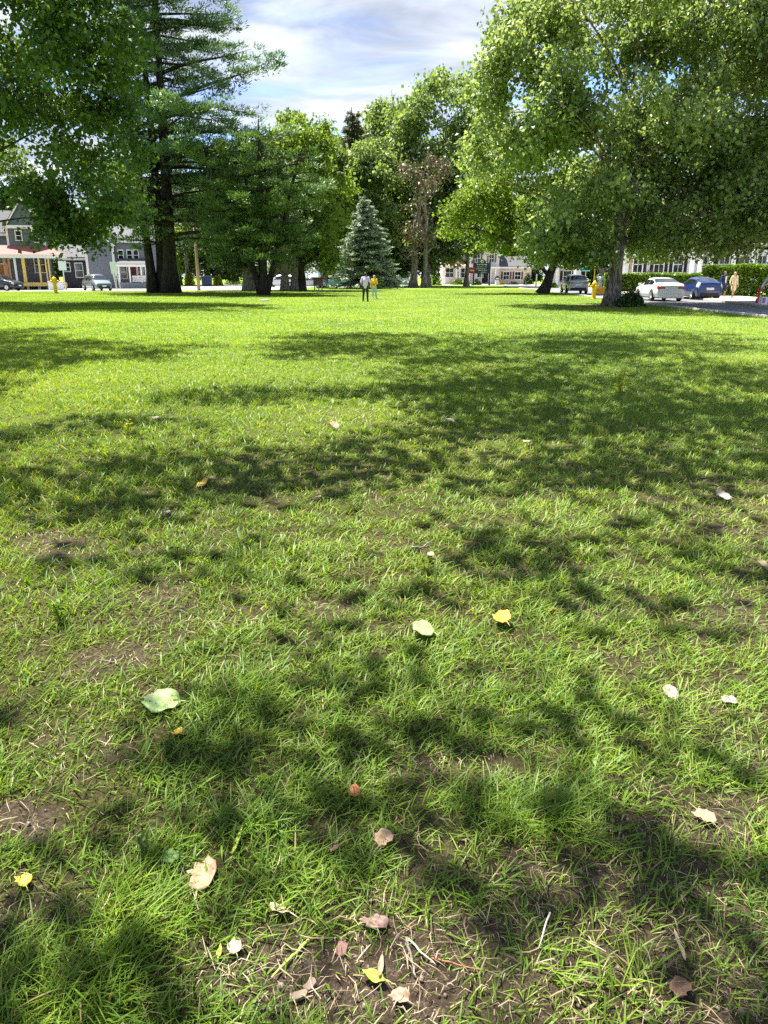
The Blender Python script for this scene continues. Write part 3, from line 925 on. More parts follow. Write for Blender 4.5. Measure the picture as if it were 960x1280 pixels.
def tree(name, label, base, r0, th, env, ncl, per, crad, L, lm, bm_, seed, group=None, nl=9, lean=(0, 0), stems=None, flat=.6, droop=.35, shell=.45, twig=.03,
         low=.35, amp=.34, zmin=1.2, W=.8, lobes=15, limb=.5, extra=None, dead=False, cat='tree', min_twig=0):
    rg = np.random.default_rng(seed)
    base = Vector((base[0], base[1], 0))
    root = thing(name, label, cat, base, 0, group)
    cc = sample_env(env, ncl, rg, shell, lobes)
    if extra is not None: cc = np.concatenate([cc, extra]) if len(cc) else extra
    cc = cc[cc[:, 2] > zmin]
    loc = cc - np.array(base)
    rad = crad * rg.uniform(.65, 1.35, len(cc))
    V, Fq = cluster_leaves(loc, rad, per, L, rg, flat, droop, W)
    q4 = V.reshape(-1, 4, 3)
    q4 = q4[q4[:, :, 2].min(1) > zmin * .86]
    V = q4.reshape(-1, 3); Fq = np.arange(len(V)).reshape(-1, 4)
    link('crown', mesh_np('crown', V, [Fq], lm), root)
    # trunk, limbs, twigs
    b = MB()
    top = Vector((lean[0], lean[1], th))
    cm = Vector(loc.mean(0))
    stems = stems or [((0, 0), (lean[0], lean[1]), r0)]
    nodes = []
    for (sx, sy), (tx, ty), rr in stems:
        S, T = Vector((sx, sy, -.12)), Vector((tx, ty, th))
        ex = T + (Vector((cm.x, cm.y, max(cm.z * 1.35, th + 1.0))) - T) * .75
        pts, rads = [], []
        for i in range(9):
            s = i / 8
            p = S.lerp(T, s) + Vector((math.sin(s * 4 + seed), math.cos(s * 3.3 + seed), 0)) * r0 * .22 * math.sin(math.pi * s)
            flare = 1 + .75 * math.exp(-s * th / max(.9 * rr * 2, .2))
            pts.append(p); rads.append(rr * flare * (1 - .28 * s))
        for i in range(1, 6):
            s = i / 5
            pts.append(T.lerp(ex, s) + Vector((rg.normal(0, .12), rg.normal(0, .12), 0))); rads.append(rr * .72 * (1 - s * .88) * (1 if limb > .15 else .08))
        b.tube(pts, rads, 12)
        nodes += [(p, q) for p, q in zip(pts[4:], rads[4:])]
    # farthest-point limb targets
    tgt = [int(rg.integers(len(loc)))]
    dd = np.linalg.norm(loc - loc[tgt[0]], axis=1)
    for _ in range(nl - 1):
        j = int(np.argmax(dd)); tgt.append(j)
        dd = np.minimum(dd, np.linalg.norm(loc - loc[j], axis=1))
    samp, srad = [], []
    for j in tgt:
        T = Vector(loc[j])
        cand = [q for q in nodes if q[0].z < max(T.z * .92, th * .9)] or nodes[:2]
        S, sr = min(cand, key=lambda q: (q[0] - T).length + abs(q[0].z - (T.z - .55 * math.hypot(T.x - q[0].x, T.y - q[0].y))) * 1.2)
        C = S.lerp(T, .5) + Vector((0, 0, .16 * (T - S).length)) + Vector(rg.normal(0, .06, 3)) * (T - S).length
        rl = min(sr * .62, r0 * limb)
        pts, rads = [], []
        for i in range(9):
            s = i / 8
            p = S * (1 - s) ** 2 + C * 2 * s * (1 - s) + T * s * s
            pts.append(p); rads.append(max(rl * (1 - s) ** .8, twig * .9))
        b.tube(pts, rads, 7)
        samp += pts[2:]; srad += rads[2:]
    samp += [q[0] for q in nodes[2:]]; srad += [q[1] for q in nodes[2:]]
    SA = np.array([p[:] for p in samp])
    order = rg.permutation(len(loc))
    # second order branches join the limbs; later clusters may join an earlier one's branch
    for cnt, j in enumerate(order):
        if min_twig and cnt > min_twig: break
        P = loc[j]
        dv = SA - P
        dist = np.linalg.norm(dv, axis=1) + np.maximum(SA[:, 2] - P[2], 0) * .7
        i = int(np.argmin(dist))
        S = Vector(SA[i]); T = Vector(P)
        mid = S.lerp(T, .5) + Vector((0, 0, .12 * (T - S).length)) + Vector(rg.normal(0, .07, 3)) * (T - S).length
        rr = min(srad[i] * .6, twig * (1 + .35 * (T - S).length))
        b.tube([S, mid, T], [rr, rr * .75, twig * .25], 4, cap=False)
        if cnt < 140:
            SA = np.vstack([SA, np.array(mid)]); srad.append(rr * .8)
    b.build('trunk', bm_, root, smooth=True)
    return root


def conifer(name, label, base, trunks, whorls, Lfun, lm, bm_, seed, bl, bw, spray, blades_n, up=.35, droopf=.25, rise=.12, lat=.2, group=None, start=.3, zj=.12, spread=.9, brad=.05, cat='tree', keep=None, puff=None):
    """trunks: [(x, y, lean x, lean y, height, radius)]; whorls: [(trunk index, z, number)]"""
    rg = np.random.default_rng(seed)
    root = thing(name, label, cat, (base[0], base[1], 0), 0, group)
    b = MB()
    C, D_, Nn = [], [], []
    for x, y, lx, ly, h, r in trunks:
        pts = [Vector((x + lx * s + .12 * math.sin(5 * s + x), y + ly * s, h * s - .1)) for s in np.linspace(0, 1, 14)]
        b.tube(pts, [r * (1 + .7 * math.exp(-s * h / 1.1)) * (1 - .9 * s) + .02 for s in np.linspace(0, 1, 14)], 11)
    for ti, z, nb in whorls:
        x, y, lx, ly, h, r = trunks[ti]
        a0 = rg.uniform(0, 6.28)
        for k in range(nb):
            az = a0 + 2 * math.pi * k / nb + rg.normal(0, .25)
            Lb = Lfun(z / h, az, rg)
            rise_ = rise + rg.normal(0, .09)
            if Lb < .25: continue
            zz = z + rg.normal(0, .2)
            s0 = zz / h
            S = np.array([x + lx * s0, y + ly * s0, zz])
            dr = np.array([math.cos(az), math.sin(az)])
            pt = lambda s: S + np.array([dr[0] * Lb * s, dr[1] * Lb * s, Lb * (rise_ * s - droopf * s * s + .12 * s ** 4)])
            if keep is not None and not keep(pt(1.0), root): continue
            b.tube([pt(s) for s in np.linspace(0, 1, 5)], [max(brad * Lb ** .6 * (1 - s) + .012, .012) for s in np.linspace(0, 1, 5)], 5, cap=False)
            if puff:
                for q in range(max(2, int(Lb * puff[0]))):
                    s = start + (1.04 - start) * rg.random() ** .7
                    lw = (.1 + lat * Lb * (1 - .75 * s)) * rg.normal(0, .8)
                    p = pt(s) + np.array([-dr[1] * lw, dr[0] * lw, rg.normal(.05, zj)])
                    m = blades_n
                    pr = puff[1] * rg.uniform(.55, 1.35)
                    u = unit(rg.normal(0, 1, (m, 3)) + np.append(dr * .5, .25)) * (rg.random((m, 1)) ** .5)
                    C.append(p + u * pr * np.array([1.0, 1.0, .36]))
                    D_.append(unit(u * np.array([1, 1, .6])) + np.append(dr * .45, up) + rg.normal(0, .3, (m, 3)))
                    Nn.append(rg.normal(0, .6, (m, 3)) + np.array([0, 0, 1]))
                continue
            ns = max(2, int(Lb * spray))
            for q in range(ns):
                s = start + (1 - start) * (q + rg.random()) / ns
                p = pt(s)
                m = blades_n
                wl = lat * Lb * math.sin(math.pi * min(.97, .18 + .8 * (s - start) / (1 - start))) + .12
                la = rg.normal(0, .55, m) * wl
                o = np.stack([-dr[1] * la, dr[0] * la, rg.normal(0, zj, m) - abs(la) * .08], -1) + np.append(dr, 0) * rg.normal(0, .12, (m, 1)) * Lb * .5
                C.append(p + o)
                aa = az + np.sign(la) * rg.uniform(0, spread, m) + rg.normal(0, .35, m)
                D_.append(np.stack([np.cos(aa), np.sin(aa), up + rg.normal(0, .35, m)], -1))
                Nn.append(rg.normal(0, .5, (m, 3)) + np.array([0, 0, 1]))
    C = np.concatenate(C); D_ = unit(np.concatenate(D_)); Nn = np.concatenate(Nn)
    Nn = unit(Nn - D_ * np.sum(Nn * D_, -1, keepdims=True))
    ll = bl * rg.uniform(.6, 1.35, len(C))
    V, Fq = leaf_quads(C, D_, Nn, ll, bw * rg.uniform(.7, 1.3, len(C)), .05)
    V[:, 2] = np.maximum(V[:, 2], .15)
    link('crown', mesh_np('crown', V, [Fq], lm), root)
    b.build('trunk', bm_, root, smooth=True)
    return root


LF = {
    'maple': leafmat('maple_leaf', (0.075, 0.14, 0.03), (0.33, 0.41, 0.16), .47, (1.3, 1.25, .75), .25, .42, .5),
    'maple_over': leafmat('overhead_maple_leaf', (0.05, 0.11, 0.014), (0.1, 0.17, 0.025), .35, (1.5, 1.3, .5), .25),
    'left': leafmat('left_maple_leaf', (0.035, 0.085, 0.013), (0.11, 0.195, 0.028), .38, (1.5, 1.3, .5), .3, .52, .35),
    'yellowish': leafmat('yellowish_leaf', (0.09, 0.165, 0.014), (0.21, 0.285, 0.05), .5, (1.3, 1.25, .6), .3, .52, .35),
    'dark': leafmat('dark_green_leaf', (0.025, 0.06, 0.01), (0.07, 0.135, 0.02), .3, (1.5, 1.3, .5), .3, .5, .3),
    'mid': leafmat('mid_green_leaf', (0.05, 0.11, 0.016), (0.13, 0.21, 0.035), .4, (1.4, 1.25, .5), .12),
    'far': leafmat('soft_green_leaf', (0.12, 0.2, 0.05), (0.23, 0.31, 0.11), .5, (1.35, 1.25, .6), .1),
    'pine': leafmat('white_pine_needle', (0.045, 0.1, 0.038), (0.18, 0.28, 0.12), .28, (1.2, 1.2, .7), .35, .45, .4),
    'low_pine': leafmat('low_pine_needle', (0.04, 0.095, 0.024), (0.17, 0.26, 0.08), .28, (1.25, 1.2, .6), .35, .45, .4),
    'spruce': leafmat('blue_spruce_needle', (0.14, 0.19, 0.13), (0.5, 0.57, 0.43), .2, (1, 1.1, .9), .8, .5, .4),
    'dspruce': leafmat('dark_spruce_needle', (0.06, 0.085, 0.035), (0.2, 0.22, 0.11), .2, (1.2, 1, .6), .4),
    'dying': leafmat('reddish_dry_needle', (0.11, 0.068, 0.045), (0.24, 0.15, 0.1), .2, (1, .9, .8), .3, odd=(0.12, 0.18, .04), oddp=.45),
    'hedge': leafmat('hedge_leaf', (0.06, 0.14, 0.014), (0.19, 0.3, 0.025), .35, (1.4, 1.3, .4), .5, .4, .4),
    'gold': leafmat('golden_shrub_leaf', (0.25, 0.31, 0.015), (0.5, 0.5, 0.02), .4, (1.2, 1.1, .5), .6),
    'shrub': leafmat('dark_shrub_leaf', (0.02, 0.055, 0.012), (0.06, 0.12, 0.02), .25, (1.5, 1.3, .5), .6, .35, .5),
}

# --- the big white pine at left
def pine_len(t, az, rg):
    # long boughs low on the photo's right, shorter towards the top
    right = max(0, math.cos(az + .5))
    L = (6.2 + 8.6 * right ** 1.2) * (1 - .98 * max(0, t - .34)) * rg.uniform(.5, 1.15)
    return L


PB = ground(205, 366)
pine_tr = [(-.95, 0, -1.6, -1, 29, .42), (-.2, .5, -.4, 1.4, 33, .5), (.6, -.2, 1.3, 0, 32, .66)]
wh = []
for ti, z0 in ((0, 6.5), (1, 8), (2, 4.8)):
    z = z0
    while z < pine_tr[ti][4] - 1:
        wh.append((ti, z, 6)); z += 1.5 + .8 * random.random()
conifer('white_pine', 'huge dark white pine with three trunks rising out of frame, by the left lawn edge', (PB.x, 76), pine_tr, wh, pine_len, LF['pine'], M['bark_dark'], 3,
        .4, .085, 1.7, 46, up=.5, droopf=.26, rise=.18, lat=.26, start=.3, zj=.25, spread=1.1, brad=.045, puff=(2.4, 1.0))

# --- blue spruce beside the two walkers
SB = at(457, 361, 101)
wh = []
z = .6
while z < 10.9:
    wh.append((0, z, 11 if z < 7 else 8)); z += .42
conifer('blue_spruce', 'broad pale blue green spruce with branches down to the lawn, behind two walkers', (SB.x, 101), [(0, 0, 0, 0, 11.6, .22)], wh,
        lambda t, az, rg: 5.0 * (1 - t) ** .8 * rg.uniform(.82, 1.12) + .12, LF['spruce'], M['bark_dark'], 5, .42, .15, 2.8, 20, up=.15, droopf=.34, rise=.1, lat=.2, start=.3, zj=.07, spread=.8, brad=.03)

# --- tall dark spruce behind
DB = at(443, 355, 128)
wh = []
z = 5.0
while z < 25.6:
    wh.append((0, z, 8)); z += .62
conifer('tall_spruce', 'tall thin topped spruce with brownish cones, standing above the trees behind blue spruce', (DB.x, 128), [(0, 0, 0, 0, 26.6, .4)], wh,
        lambda t, az, rg: 8.0 * (1 - t) ** .62 * rg.uniform(.5, 1.15) + .2, LF['dspruce'], M['bark_dark'], 6, .6, .17, 1.8, 22, up=-.1, droopf=.42, rise=.1, lat=.16, start=.2, zj=.15, spread=.7, brad=.03)

# --- left maple whose crown hangs into the upper left corner
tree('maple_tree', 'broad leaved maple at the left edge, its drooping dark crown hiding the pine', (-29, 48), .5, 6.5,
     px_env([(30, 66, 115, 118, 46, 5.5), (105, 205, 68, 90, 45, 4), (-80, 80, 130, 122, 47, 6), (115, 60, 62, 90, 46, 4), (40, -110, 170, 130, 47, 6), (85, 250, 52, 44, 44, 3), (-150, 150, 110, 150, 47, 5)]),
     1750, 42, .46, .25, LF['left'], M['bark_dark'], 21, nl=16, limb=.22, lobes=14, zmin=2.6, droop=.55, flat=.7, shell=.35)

# --- multi-stemmed pine
MBp = ground(328, 369)
ms_tr = [(0, 0, -4.3, .3, 12, .27), (.1, .2, -1.7, 1.6, 13, .22), (.05, -.1, .5, -.6, 13.5, .3), (.15, 0, 3.6, .2, 11.5, .26)]
wh = []
for ti, z0 in ((0, 3.6), (1, 4.2), (2, 3.2), (3, 4.4)):
    z = z0
    while z < ms_tr[ti][4] - .5:
        wh.append((ti, z, 6)); z += .95 + .5 * random.random()
conifer('multi_stemmed_pine', 'dark pine splitting into several crooked stems near the ground, right of the huge pine', (MBp.x, 66), ms_tr, wh,
        lambda t, az, rg: (3.7 + .9 * max(0, -math.sin(az))) * (1 - .8 * max(0, t - .35)) * rg.uniform(.5, 1.15), LF['low_pine'], M['bark_dark'], 8,
        .36, .08, 2.2, 40, up=.5, droopf=.28, rise=.2, lat=.3, start=.3, zj=.2, spread=1.1, brad=.04, puff=(2.4, .75))

# --- trunks in a row behind it
TR2 = 'shade trees along the street behind the lawn'
tree('shade_tree', 'thick pale grey trunk just behind the multi-stemmed pine', (at(313, 364, 86).x, 86), .62, 4.2, px_env([(300, 275, 52, 48, 88, 4.5), (270, 250, 50, 40, 89, 4)]), 420, 40, .6, .3, LF['dark'], M['bark_pale'], 23, TR2)
tree('shade_tree', 'tree with two grey stems side by side, right of the multi-stemmed pine', (at(362, 364, 85).x, 85), .45, 5.0, px_env([(362, 270, 40, 50, 87, 4), (330, 235, 40, 50, 89, 4)]), 460, 40, .6, .3, LF['mid'], M['bark_pale'], 24, TR2, stems=[((-.45, 0), (-.6, 0), .42), ((.55, .2), (.7, .3), .4)])
tree('shade_tree', 'tree with a dark forked trunk, between the grey two stemmed tree and brown stand', (at(377, 364, 85.5).x, 85.5), .42, 3.4, px_env([(392, 235, 38, 80, 88, 5), (375, 190, 44, 44, 88, 4.5), (405, 300, 26, 28, 86, 3), (345, 215, 36, 40, 89, 4)]), 620, 36, .58, .33, LF['yellowish'], M['bark_dark'], 25, TR2)

# --- the two big maples at right
RT = ground(769, 381)
tree('maple_tree', 'big maple with a thick furrowed grey trunk standing on the lawn, right of yellow hydrant', (RT.x * .95, 41.6), .37, 6.2,
     px_env([(760, 110, 130, 130, 42, 6), (665, 105, 78, 85, 42, 5), (840, 190, 95, 95, 41, 5), (700, 210, 95, 75, 41, 5), (900, 90, 110, 120, 43, 5), (785, -60, 165, 120, 42, 7), (655, 40, 46, 60, 42, 4), (870, 250, 75, 40, 42, 3.5), (620, 165, 48, 50, 43, 3.5), (960, 200, 60, 60, 40, 3), (722, 282, 50, 42, 41, 2.5), (735, 305, 40, 26, 41, 2.2), (690, 290, 45, 34, 42, 2.5), (810, 262, 44, 40, 42, 2.5), (880, 30, 120, 90, 43, 4.5)]),
     2300, 48, .27, .2, LF['maple'], M['bark'], 31, nl=26, zmin=2.1, lobes=11, limb=.3, droop=.8, flat=1.25, shell=.3)
tree('maple_tree', 'maple at the right edge with dark drooping branches over the hedge', (26.5, 45), .55, 5.0,
     px_env([(960, 150, 105, 130, 45, 4.5), (915, 240, 85, 55, 45, 3.5), (1060, 120, 110, 150, 45, 5), (960, -30, 140, 110, 45, 5), (830, 265, 48, 40, 46, 2.5), (842, 292, 32, 32, 46, 2.0), (925, 278, 50, 28, 45, 2.0), (800, 268, 30, 40, 46, 2)]),
     1650, 46, .42, .21, LF['maple'], M['bark_dark'], 32, nl=14, zmin=2.5, droop=.7, flat=.9, shell=.35, limb=.25, lobes=12)
# --- the smaller tree in front of the silver car
YT = ground(677, 367)
tree('linden_tree', 'round bright green tree with a short dark leaning trunk, left of the silver car', (YT.x, 72), .42, 3.2,
     px_env([(655, 250, 70, 56, 72, 5.5), (600, 270, 46, 28, 72, 4), (705, 250, 55, 58, 72, 4), (695, 295, 46, 30, 71, 3.5), (640, 200, 50, 45, 73, 4)]),
     760, 44, .46, .25, LF['yellowish'], M['bark_dark'], 33, nl=12, lean=(1.2, 0), zmin=2.9, droop=.55, flat=.75, )

# --- trees in the middle distance
MD = 'trees in the middle distance beyond the lawn'
tree('deciduous_tree', 'tall soft green tree behind the blue spruce, left of the brownish half dead tree', (at(492, 358, 118).x, 135), .5, 7, px_env([(488, 215, 50, 80, 136, 7), (452, 240, 40, 62, 134, 6), (505, 285, 42, 55, 132, 5), (475, 165, 28, 32, 136, 5), (425, 215, 28, 45, 136, 5)]), 950, 34, .85, .52, LF['far'], M['bark'], 41, MD)
tree('deciduous_tree', 'tallest pale green tree right of centre, touching the sky gap beside the big maple', (at(536, 358, 122).x, 124), .4, 7, px_env([(548, 155, 42, 62, 122, 7), (575, 235, 52, 80, 122, 6), (600, 180, 48, 80, 123, 6), (515, 185, 32, 55, 122, 5), (545, 275, 40, 50, 124, 5), (505, 150, 22, 26, 122, 4)]), 1000, 34, .8, .5, LF['far'], M['bark'], 42, MD)
tree('deciduous_tree', 'light green tree on a slim pale trunk beside the red traffic sign', (at(583, 357, 128).x, 128), .38, 5.5, px_env([(575, 272, 42, 36, 128, 5), (612, 262, 38, 34, 128, 5)]), 380, 40, .7, .42, LF['yellowish'], M['bark_pale'], 43, MD, zmin=4.9)
tree('deciduous_tree', 'yellowish green rounded tree above the multi-stemmed pine, left of the tall spruce', (at(405, 358, 112).x, 112), .5, 6, px_env([(395, 215, 38, 55, 112, 6), (412, 270, 32, 55, 111, 5), (372, 175, 30, 32, 113, 5)]), 420, 36, .75, .44, LF['yellowish'], M['bark'], 44, MD)
tree('half_dead_tree', 'sparse half dead tree with reddish brown twigs above two bare trunks', (at(516, 358, 112).x, 111), .5, 9, px_env([(524, 250, 30, 62, 110, 3.5), (540, 215, 20, 40, 110, 3)]), 420, 9, .55, .3, LF['dying'], M['bark'], 45, nl=26, lobes=9, stems=[((0, 0), (.3, 0), .5), ((1.5, -2), (1.7, -2), .32)], twig=.05, droop=.2)

tree('deciduous_tree', 'soft green tree hiding the lower half of the tall spruce', (at(452, 358, 116).x, 117), .4, 5, px_env([(430, 245, 32, 62, 117, 5), (468, 235, 30, 62, 118, 5), (450, 200, 24, 24, 117, 4)]), 620, 34, .75, .46, LF['far'], M['bark'], 46, MD)
tree('deciduous_tree', 'soft green tree filling the gap behind the reddish half dead tree', (at(530, 358, 130).x, 131), .4, 5, px_env([(522, 250, 36, 70, 131, 5), (545, 300, 32, 34, 131, 4), (500, 300, 26, 34, 131, 4)]), 620, 34, .75, .5, LF['far'], M['bark'], 47, MD)

BG = 'trees behind the houses on the left street'
bgl = [('sunlit green tree between the grey house and the dark building', 72, 300, 26, 34, 116, 'yellowish'), ('green tree behind the dark building and the van', 112, 300, 34, 36, 122, 'mid'),
       ('dark green tree behind the house with white porch', 160, 285, 42, 40, 126, 'dark'), ('bright green tree behind the golden shrubs, left of the utility pole', 225, 295, 36, 42, 150, 'yellowish'),
       ('bright green tree behind the golden shrubs, right of the utility pole', 275, 305, 34, 36, 152, 'mid'), ('soft green tree far behind the two stemmed shade tree', 345, 300, 42, 40, 165, 'far'), ('dark green tree at the far left behind the porch house', 12, 245, 46, 60, 118, 'mid'),
       ('tall green tree filling the gap above the multi-stemmed pine and pine', 235, 225, 70, 70, 140, 'dark')]
for i, (lab, px, py, rx, ry, D, lk) in enumerate(bgl):
    tree('deciduous_tree', lab, (at(px, 355, D).x, D), .4, 3.5, px_env([(px, py, rx, ry, D, 5), (px + rx * .4, py + ry * .3, rx * .6, ry * .7, D - 2, 4)]), 420, 40, .85, .45, LF[lk], M['bark'], 60 + i, BG, low=.2, zmin=.6)
BR = 'trees behind the houses on the right'
for i, (lab, px, py, rx, ry, D, lk) in enumerate([('green tree behind the silver car and the white porch house', 742, 305, 30, 38, 125, 'dark'), ('green tree behind the pale house wing, left of the round tree trunk', 655, 325, 22, 28, 170, 'dark'),
                                                  ('soft green tree above the pale house roof', 610, 275, 60, 38, 176, 'far'), ('tall green tree behind the big white house', 850, 200, 90, 90, 118, 'mid')]):
    tree('deciduous_tree', lab, (at(px, 352, D).x, D), .4, 4, px_env([(px, py, rx, ry, D, 5), (px - rx * .4, py + ry * .3, rx * .6, ry * .6, D - 2, 4)]), 420, 40, .85, .45, LF[lk], M['bark'], 80 + i, BR, zmin=.4)

# ------------------------------------------------------------------ the maples overhead: they stand beside and behind the photographer and shade the lawn
SHADE = [  # patches of shade on the lawn as the photo shows them: px, py, rx, ry, how dense
    (600, 437, 250, 22, .75), (820, 432, 150, 18, .8), (420, 430, 90, 14, .8), (600, 470, 120, 24, .7), (770, 470, 190, 24, .75), (700, 520, 200, 45, 1.0), (860, 540, 160, 50, 1.0),
    (560, 500, 60, 18, .6), (330, 495, 120, 11, 1.0), (470, 492, 60, 10, .6), (520, 560, 110, 22, .8), (650, 590, 150, 22, .9), (840, 600, 160, 22, .95),
    (30, 440, 80, 30, 1.0), (-60, 460, 100, 50, 1), (130, 440, 90, 14, .9), (190, 446, 40, 8, .5), (250, 432, 30, 6, .5),
    (240, 592, 150, 26, 1.0), (150, 545, 110, 22, .7), (380, 600, 130, 20, .85), (70, 640, 120, 36, .9), (230, 640, 120, 22, .5), (-80, 600, 90, 60, .8),
    (280, 705, 80, 26, 1.0), (560, 690, 120, 22, .45), (880, 655, 110, 40, .9), (920, 715, 70, 30, .8), (150, 690, 70, 16, .5), (700, 710, 60, 14, .4),
    (400, 795, 95, 22, .95), (520, 745, 65, 20, .5), (690, 770, 110, 24, .85), (840, 770, 60, 22, .5), (940, 800, 45, 24, .9), (215, 845, 36, 30, .7),
    (300, 945, 90, 40, .75), (570, 912, 70, 36, .9), (880, 905, 60, 20, .8), (440, 860, 40, 18, .5), (480, 990, 40, 16, .4),
    (80, 1210, 110, 40, .8), (130, 1275, 140, 24, .8), (330, 1025, 36, 20, .5), (50, 1090, 46, 30, .4),
    (690, 1085, 70, 40, .85), (845, 1120, 90, 28, .8), (620, 1190, 70, 32, .8), (780, 1205, 120, 46, .95), (925, 1180, 45, 60, .9), (660, 1275, 140, 24, .8),
    (1040, 520, 100, 80, 1), (1060, 700, 100, 100, .8), (1040, 1000, 80, 160, .6), (-80, 860, 80, 100, .5)]


def shade_clusters():
    """clumps of leaves hung up along the sun's rays from the shaded patches of lawn"""
    rg = np.random.default_rng(77)
    out = []
    for px, py, rx, ry, dn in SHADE:
        g = [ground(px + rx * math.cos(a), max(py + ry * math.sin(a), 405)) for a in np.linspace(0, 6.28, 24)]
        x0, x1 = min(p.x for p in g), max(p.x for p in g); y0, y1 = min(p.y for p in g), max(p.y for p in g)
        area = (x1 - x0) * (y1 - y0)
        n = int(area * (9 if py < 640 else 6 if py < 720 else 2.0) * dn) + 2
        kk = 1.0 if py < 760 else .9
        gx = rg.uniform(x0, x1, n); gy = rg.uniform(y0, y1, n)
        qx, qy = proj(gx, gy, np.zeros(n))
        wob = (fnoise(gx, gy, 1.6, 3, 3) - .5) * 1.1
        k = np.sqrt(((qx - px) / rx) ** 2 + ((qy - py) / ry) ** 2) + wob < kk
        gx, gy = gx[k], gy[k]; n = len(gx)
        hmin = (1.9 + .345 * gy) / (1 + .345 * (-SHY) * 0 + .0)
        lo = np.maximum(5.2, (1.6 + .335 * gy) / (1 - .335 * SHY) + .9)
        h = lo + rg.random(n) ** 1.4 * 3.5
        out.append(np.stack([gx + SHX * h, gy + SHY * h, h], -1))
    return np.concatenate(out)


SC_ = shade_clusters()
OV = [('maple_tree', 'overhead maple standing behind the viewer and shading the bare soil', (-4.6, -4.0), .5, 5.0), ('maple_tree', 'overhead maple beside the lawn out of frame on the right', (10.5, 5.0), .55, 8.0), ('maple_tree', 'overhead maple beyond the left edge shading the lawn', (-17, 15.5), .5, 7.5)]
own = np.where(SC_[:, 1] < 6.5, 0, np.where(SC_[:, 0] < -7.6, 2, 1))
for k, (nm, lab, base, r0, th) in enumerate(OV):
    pts = SC_[own == k]
    tree(nm, lab, base, r0, th, [(0, 0, -50, 1, 1, 1)], 0, 26, .19 if k == 0 else .27, .135 if k == 0 else .15, LF['maple_over'], M['bark'], 90 + k, nl=16, extra=pts, droop=.3, flat=.6, twig=.007, zmin=3, limb=.05)
# ------------------------------------------------------------------ buildings
def win(root, x, z, w, h, y, fm, sh=None, n=1.0, t=.11, bars=True):
    """window in a wall facing -Y at local y: frame stands proud, pane sits behind"""
    b = MB()
    b.b(x - w / 2 - t, x + w / 2 + t, y - .09, y + .02, z + h / 2, z + h / 2 + t * 1.3)
    b.b(x - w / 2 - t * 1.2, x + w / 2 + t * 1.2, y - .13, y + .02, z - h / 2 - t, z - h / 2)
    b.b(x - w / 2 - t, x - w / 2, y - .085, y + .02, z - h / 2, z + h / 2)
    b.b(x + w / 2, x + w / 2 + t, y - .085, y + .02, z - h / 2, z + h / 2)
    if bars:
        b.b(x - w / 2, x + w / 2, y - .06, y - .012, z - .04, z + .04)
        if n > 1: b.b(x - .025, x + .025, y - .058, y - .012, z - h / 2, z + h / 2)
    f = b.build('window', fm, root)
    MB().b(x - w / 2, x + w / 2, y - .03, y + .01, z - h / 2, z + h / 2).build('pane', M['glass'], f)
    if sh:
        for s in (-1, 1):
            c = x + s * (w / 2 + t + .2)
            b = MB().b(c - .18, c + .18, y - .055, y + .01, z - h / 2 - .03, z + h / 2 + .03)
            for k in range(8): b.b(c - .14, c + .14, y - .07, y - .05, z - h / 2 + h * (k + .2) / 8, z - h / 2 + h * (k + .75) / 8)
            b.build('shutter', sh, root)
    return f


def door(root, x, z0, w, h, y, dm, fm):
    b = MB().b(x - w / 2, x + w / 2, y - .05, y + .01, z0, z0 + h)
    for s in (-1, 1):
        for q in (0.08, .55): b.b(x + s * w * .23 - w * .16, x + s * w * .23 + w * .16, y - .065, y - .045, z0 + h * q, z0 + h * (q + .36))
    d = b.build('door', dm, root)
    MB().lathe([(.01, 0), (.03, .02), (.03, .05), (.005, .06)], 10, (x + w * .38, y - .055, z0 + 1.0), 'Y').build('handle', M['galv'], d)
    f = MB().b(x - w / 2 - .13, x - w / 2, y - .08, y + .02, z0, z0 + h + .13).b(x + w / 2, x + w / 2 + .13, y - .08, y + .02, z0, z0 + h + .13).b(x - w / 2, x + w / 2, y - .08, y + .02, z0 + h, z0 + h + .13)
    f.build('door_frame', fm, root)


